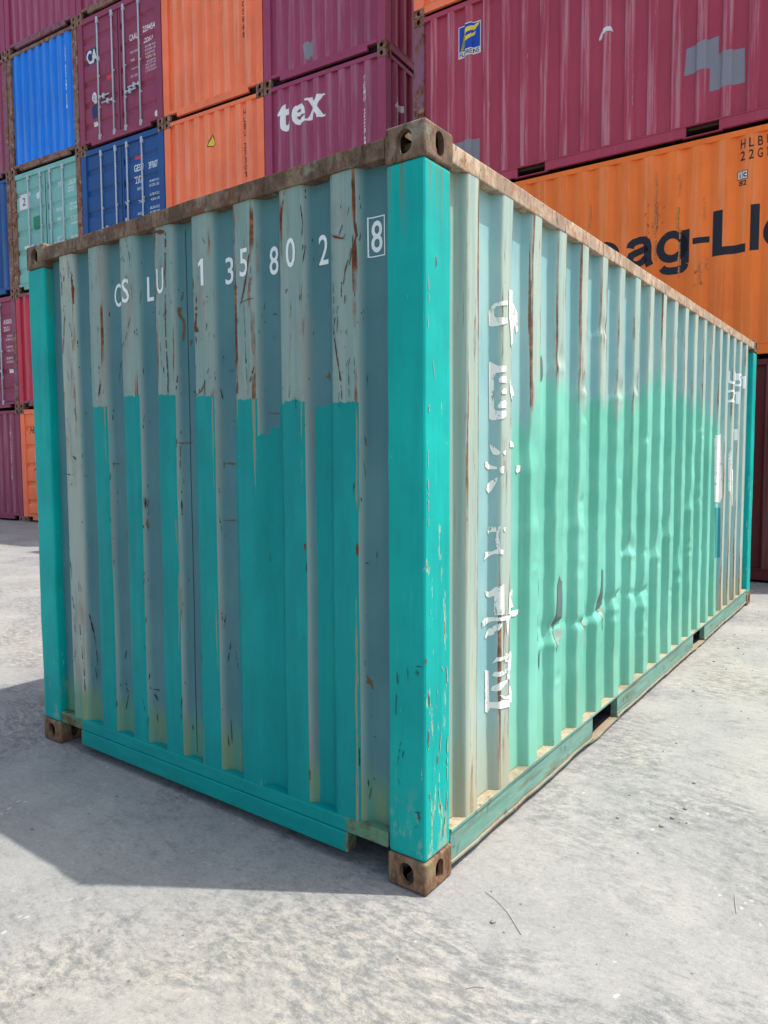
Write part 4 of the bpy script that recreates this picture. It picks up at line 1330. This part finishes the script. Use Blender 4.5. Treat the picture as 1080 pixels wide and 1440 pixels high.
def end_top(x):
    for i, (a, b) in enumerate(END_R):
        if a - .05 < x < b + .004:
            return TOPS[i]
    if END_R[5][1] < x < END_R[6][0]:
        return 1.60 if x < END_R[5][1] + .045 else 1.628
    if END_R[6][1] + .034 < x < END_R[7][0]:
        return 1.695
    return 0.0


def end_dent(t, z, d):
    e = min(1, (z - ZB) / .3, (ZT - z) / .3)
    return .006 * e * mn.noise(Vector((t * 3.0, z * 1.3, 2))) + .003 * e * mn.noise(Vector((t * 11, z * 2.2, 7)))


ZE = [ZB + (ZT - ZB) * i / 70 for i in range(71)]
endw = link('end_wall', sheet('end_wall', END_P, END_R, ZE, lambda t, d, z: (t, d, z), .018, end_dent, end_top), 'end_paint', hero)

DENTS = [(1.10, .70, .030, .07, .07), (1.60, .69, .026, .08, .06), (1.70, .72, .03, .06, .07), (2.00, .70, .022, .10, .05), (2.22, .98, .034, .07, .06),
         (2.48, .66, .024, .09, .09), (1.44, 1.27, .018, .10, .12), (2.75, .92, .022, .09, .08), (3.0, 1.05, .02, .09, .1), (3.3, .8, .018, .1, .12), (3.55, 1.19, .018, .1, .1),
         (1.15, 1.95, .016, .05, .06), (1.45, 1.85, .02, .05, .05), (1.98, 1.86, .02, .06, .06), (2.27, 1.90, .018, .06, .06), (1.72, 2.15, .014, .12, .05), (.86, 1.55, .016, .07, .10), (.9, 1.3, .014, .06, .12)]
_r = random.Random(21)
for _i in range(34):
    _k = _r.randint(2, 14)
    DENTS.append((.289 + .275 * _k + _r.uniform(-.01, .10), _r.uniform(.4, 1.7), _r.uniform(.005, .011), _r.uniform(.03, .05), _r.uniform(.02, .045)))


def side_dent(t, z, d):
    e = max(0, min(1, (z - ZB) / .2, (ZT - z) / .2, (t - .2) / .3, (5.8 - t) / .3))
    k = max(0, min(1, (t - .7) / .3, (4.4 - t) / .6)) * max(0, min(1, (z - .22) / .3, (2.0 - z) / .4))
    rid = 1 - (d - .006) / .045
    o = -.003 * e + .003 * e * mn.noise(Vector((t * 2.2, z * 1.0, 1)))
    o += k * (.003 * mn.noise(Vector((t * 3.0, z * 2.0, 5))) + (.001 + .0035 * rid) * mn.noise(Vector((t * 3.6, z * 6.5, 8))) + .0014 * mn.noise(Vector((t * 16, z * 16, 3))))
    for cy, cz, a, wy, wz in DENTS:
        g = ((t - cy) / wy) ** 2 + ((z - cz) / wz) ** 2
        if g < 9:
            g *= 1.7
            o -= .62 * a * math.exp(-g) * (.3 + .7 * rid)
            # sharp lip just above the blow
            o += .3 * a * math.exp(-((t - cy) / wy) ** 2 - ((z - cz + wz * .9) / (wz * .28)) ** 2)
    if 1.0 < t < 2.6:
        zc = .70 + .03 * math.sin(t * 7)
        o -= .010 * math.exp(-((z - zc) / .018) ** 2) * (.4 + rid)
    return min(o, .005)


ZS = [ZB - .006 + (ZT - ZB + .006) * i / 150 for i in range(151)]
sidew = link('side_wall', sheet('side_wall', SIDE_P, SIDE_R, ZS, lambda t, d, z: (-d, t, z), .016, side_dent), 'side_paint', hero)
link('side_wall', SH['side1'], 'side_paint', hero)
for i in (0, 1):
    d = link('door', SH['leaf'][i], 'teal_paint', hero, (-W, L, 0), (0, 0, math.pi))

SURF['hend'] = (densify([p[0] for p in END_P], .018), ZE, lambda u, v, o: (u, fe(u) - end_dent(u, v, fe(u)) - o, v))
SURF['hside'] = (densify([p[0] for p in SIDE_P], .016), ZS, lambda u, v, o: (-(fs(u) - side_dent(u, v, fs(u))) + o, u, v))

for ch, u, w, v in (('C', -1.754, .050, 2.210), ('S', -1.641, .052, 2.210), ('L', -1.508, .044, 2.208), ('U', -1.389, .047, 2.217), ('1', -1.113, .030, 2.214), ('3', -.996, .050, 2.209),
                 ('5', -.868, .046, 2.214), ('8', -.745, .047, 2.210), ('0', -.621, .046, 2.211), ('2', -.496, .046, 2.210), ('8', -.255, .047, 2.214)):
    text(endw, ch, 'hend', u, v, .108, 'hero_print', w=w, bold=.008)
x0, x1, z0, z1 = -.266, -.197, 2.200, 2.336
decal('lettering', poly_bm([quad(x0, z0, x1, z0 + .004), quad(x0, z1 - .004, x1, z1), quad(x0, z0 + .004, x0 + .004, z1 - .004), quad(x1 - .004, z0 + .004, x1, z1 - .004)]), 'hend', 'hero_print', endw)
for kind, mat in (('d', 'mark_dark'), ('r', 'mark_rust'), ('o', 'mark_ochre')):
    decal('scratch_marks', poly_bm(stroke_polys([(w, P) for k, w, P in STROKES if k == kind], 1.0)), 'hend', mat, endw, OFF * {'d': 2.0, 'r': 1.5, 'o': 1.0}[kind])
rs = random.Random(31)
fine = []
for i in range(330):
    a, b = rs.choice(END_R)
    u = rs.choice((a + .004, b - .004, rs.uniform(a, b), b + rs.uniform(0, .04)))
    v = .25 + 2.2 * rs.random() ** .8
    if end_top(u) > v and rs.random() < .93:
        continue
    ln = rs.choice((.006, .012, .02, .035, .06))
    dx = rs.uniform(-.18, .18) * ln
    fine.append((rs.uniform(.0015, .0032), [(u + dx * k + rs.uniform(-.0008, .0008), v - ln * k) for k in (0, .25, .5, .75, 1)]))
decal('scratch_marks', poly_bm(stroke_polys(fine, 1.0)), 'hend', 'mark_dark', endw, OFF * 2.4)
seam = [[(-1.243, ZB + .02), (-1.240, ZB + .02), (-1.238, ZT - .03), (-1.241, ZT - .03)]]
decal('weld_seam', poly_bm(seam), 'hend', 'mark_dark', endw)
SURF['pend'] = ([], [], lambda u, v, o: (u, .004 - .0012 - o, v))
SURF['pside'] = ([], [], lambda u, v, o: (-.005 + .0012 + o, u, v))
for kind, mat in (('c', 'bare_cream'), ('r', 'mark_rust'), ('d', 'mark_dark')):
    for sf, lst in (('pend', POST_E), ('pside', POST_S)):
        P = [(w, P) for k, w, P in lst if k == kind]
        if P:
            decal('scratch_marks', poly_bm(stroke_polys(P, 1.0)), sf, mat, hero, OFF * {'c': .8, 'r': 1.2, 'd': 1.6}[kind])
for a, b in ((0, 2), (2, 7), (7, 14), (14, 16), (16, 20), (20, 26), (26, 27), (27, 28), (28, 29)):
    decal('character' if b < 27 else 'white_patch', poly_bm(GLYPH[a:b]), 'hside', 'hero_glyph', sidew, .0025)
for Q in PEEL:
    qc = sum(p[0] for p in Q) / len(Q)
    Q = [(qc + (a - qc) * .7, b) for a, b in Q]
    decal('peeled_paint', poly_bm([Q]), 'hside', 'peel_grey', sidew, .0025)
for Q in BARE:
    qc = sum(p[0] for p in Q) / len(Q)
    Q = [(qc + (a - qc) * .7, b) for a, b in Q]
    decal('bare_patch', poly_bm([Q]), 'hside', 'bare_primer', sidew, .0022)
decal('paint_scrap', poly_bm(TEALP), 'hside', 'teal_scrap', sidew, .0022)
for ch, u, w, v, h in (('C', 4.875, .045, 2.10, .115), ('U', 4.925, .122, 2.10, .115), ('5', 5.203, .120, 2.10, .115), ('1', 5.484, .04, 2.10, .115), ('2', 4.928, .12, 1.945, .11), ('1', 5.208, .035, 1.945, .11), ('1', 5.208, .03, 1.62, .10)):
    text(sidew, ch, 'hside', u, v, h, 'hero_print', w=w, bold=.012)

# ---------------------------------------------------------------- bits on the ground
rng = random.Random(5)
bm = bmesh.new()
for i in range(240):
    a, b = rng.uniform(-3.5, 2.5), rng.uniform(-1.3, 6.0)
    if -2.6 < a < .1 and b > -.06:
        a = rng.uniform(.1, 2.6)
    s = rng.choice((.003, .004, .005, .005, .007, .009))
    m = Matrix.Translation((a, b, s * .35)) @ Matrix.Rotation(rng.uniform(0, 6), 4, 'Z') @ Matrix.Diagonal((s * rng.uniform(.8, 1.5), s, s * .7, 1))
    bmesh.ops.create_icosphere(bm, subdivisions=1, radius=1.0, matrix=m)
plain('grit_stone', lin('#8a857c'), .8, .2, 0, .4)
prop(link('grit', to_mesh(bm, 'grit'), 'grit_stone'), 'tiny loose stones and grit scattered over the concrete', 'grit', kind='stuff')


def stalk(label, pts, r=.0022):
    bm = bmesh.new()
    P = [Vector((a, b, c)) for a, b, c in pts]
    for a, b in zip(P[:-1], P[1:]):
        tube(bm, a, b, r, 6)
    o = link('dry_stalk', to_mesh(bm, 'dry_stalk'), 'straw')
    return prop(o, label, 'stalk', 'dry stalks lying on the concrete')


plain('straw', lin('#a39c8c'), .8, .2)
stalk('thin curved dry stalk lying just past the rusty front corner', [(.149, .151, .003), (.206, .128, .004), (.265, .09, .004), (.306, .052, .003), (.345, .016, .003)], .0012)
stalk('short straight twig on sunlit concrete beside the long green side', [(.844, .648, .003), (.856, .592, .004), (.871, .532, .003)], .0012)
stalk('tiny bent stalk on open concrete, in front of the rusty corner', [(.32, -.293, .003), (.337, -.27, .004), (.361, -.259, .003)], .0012)
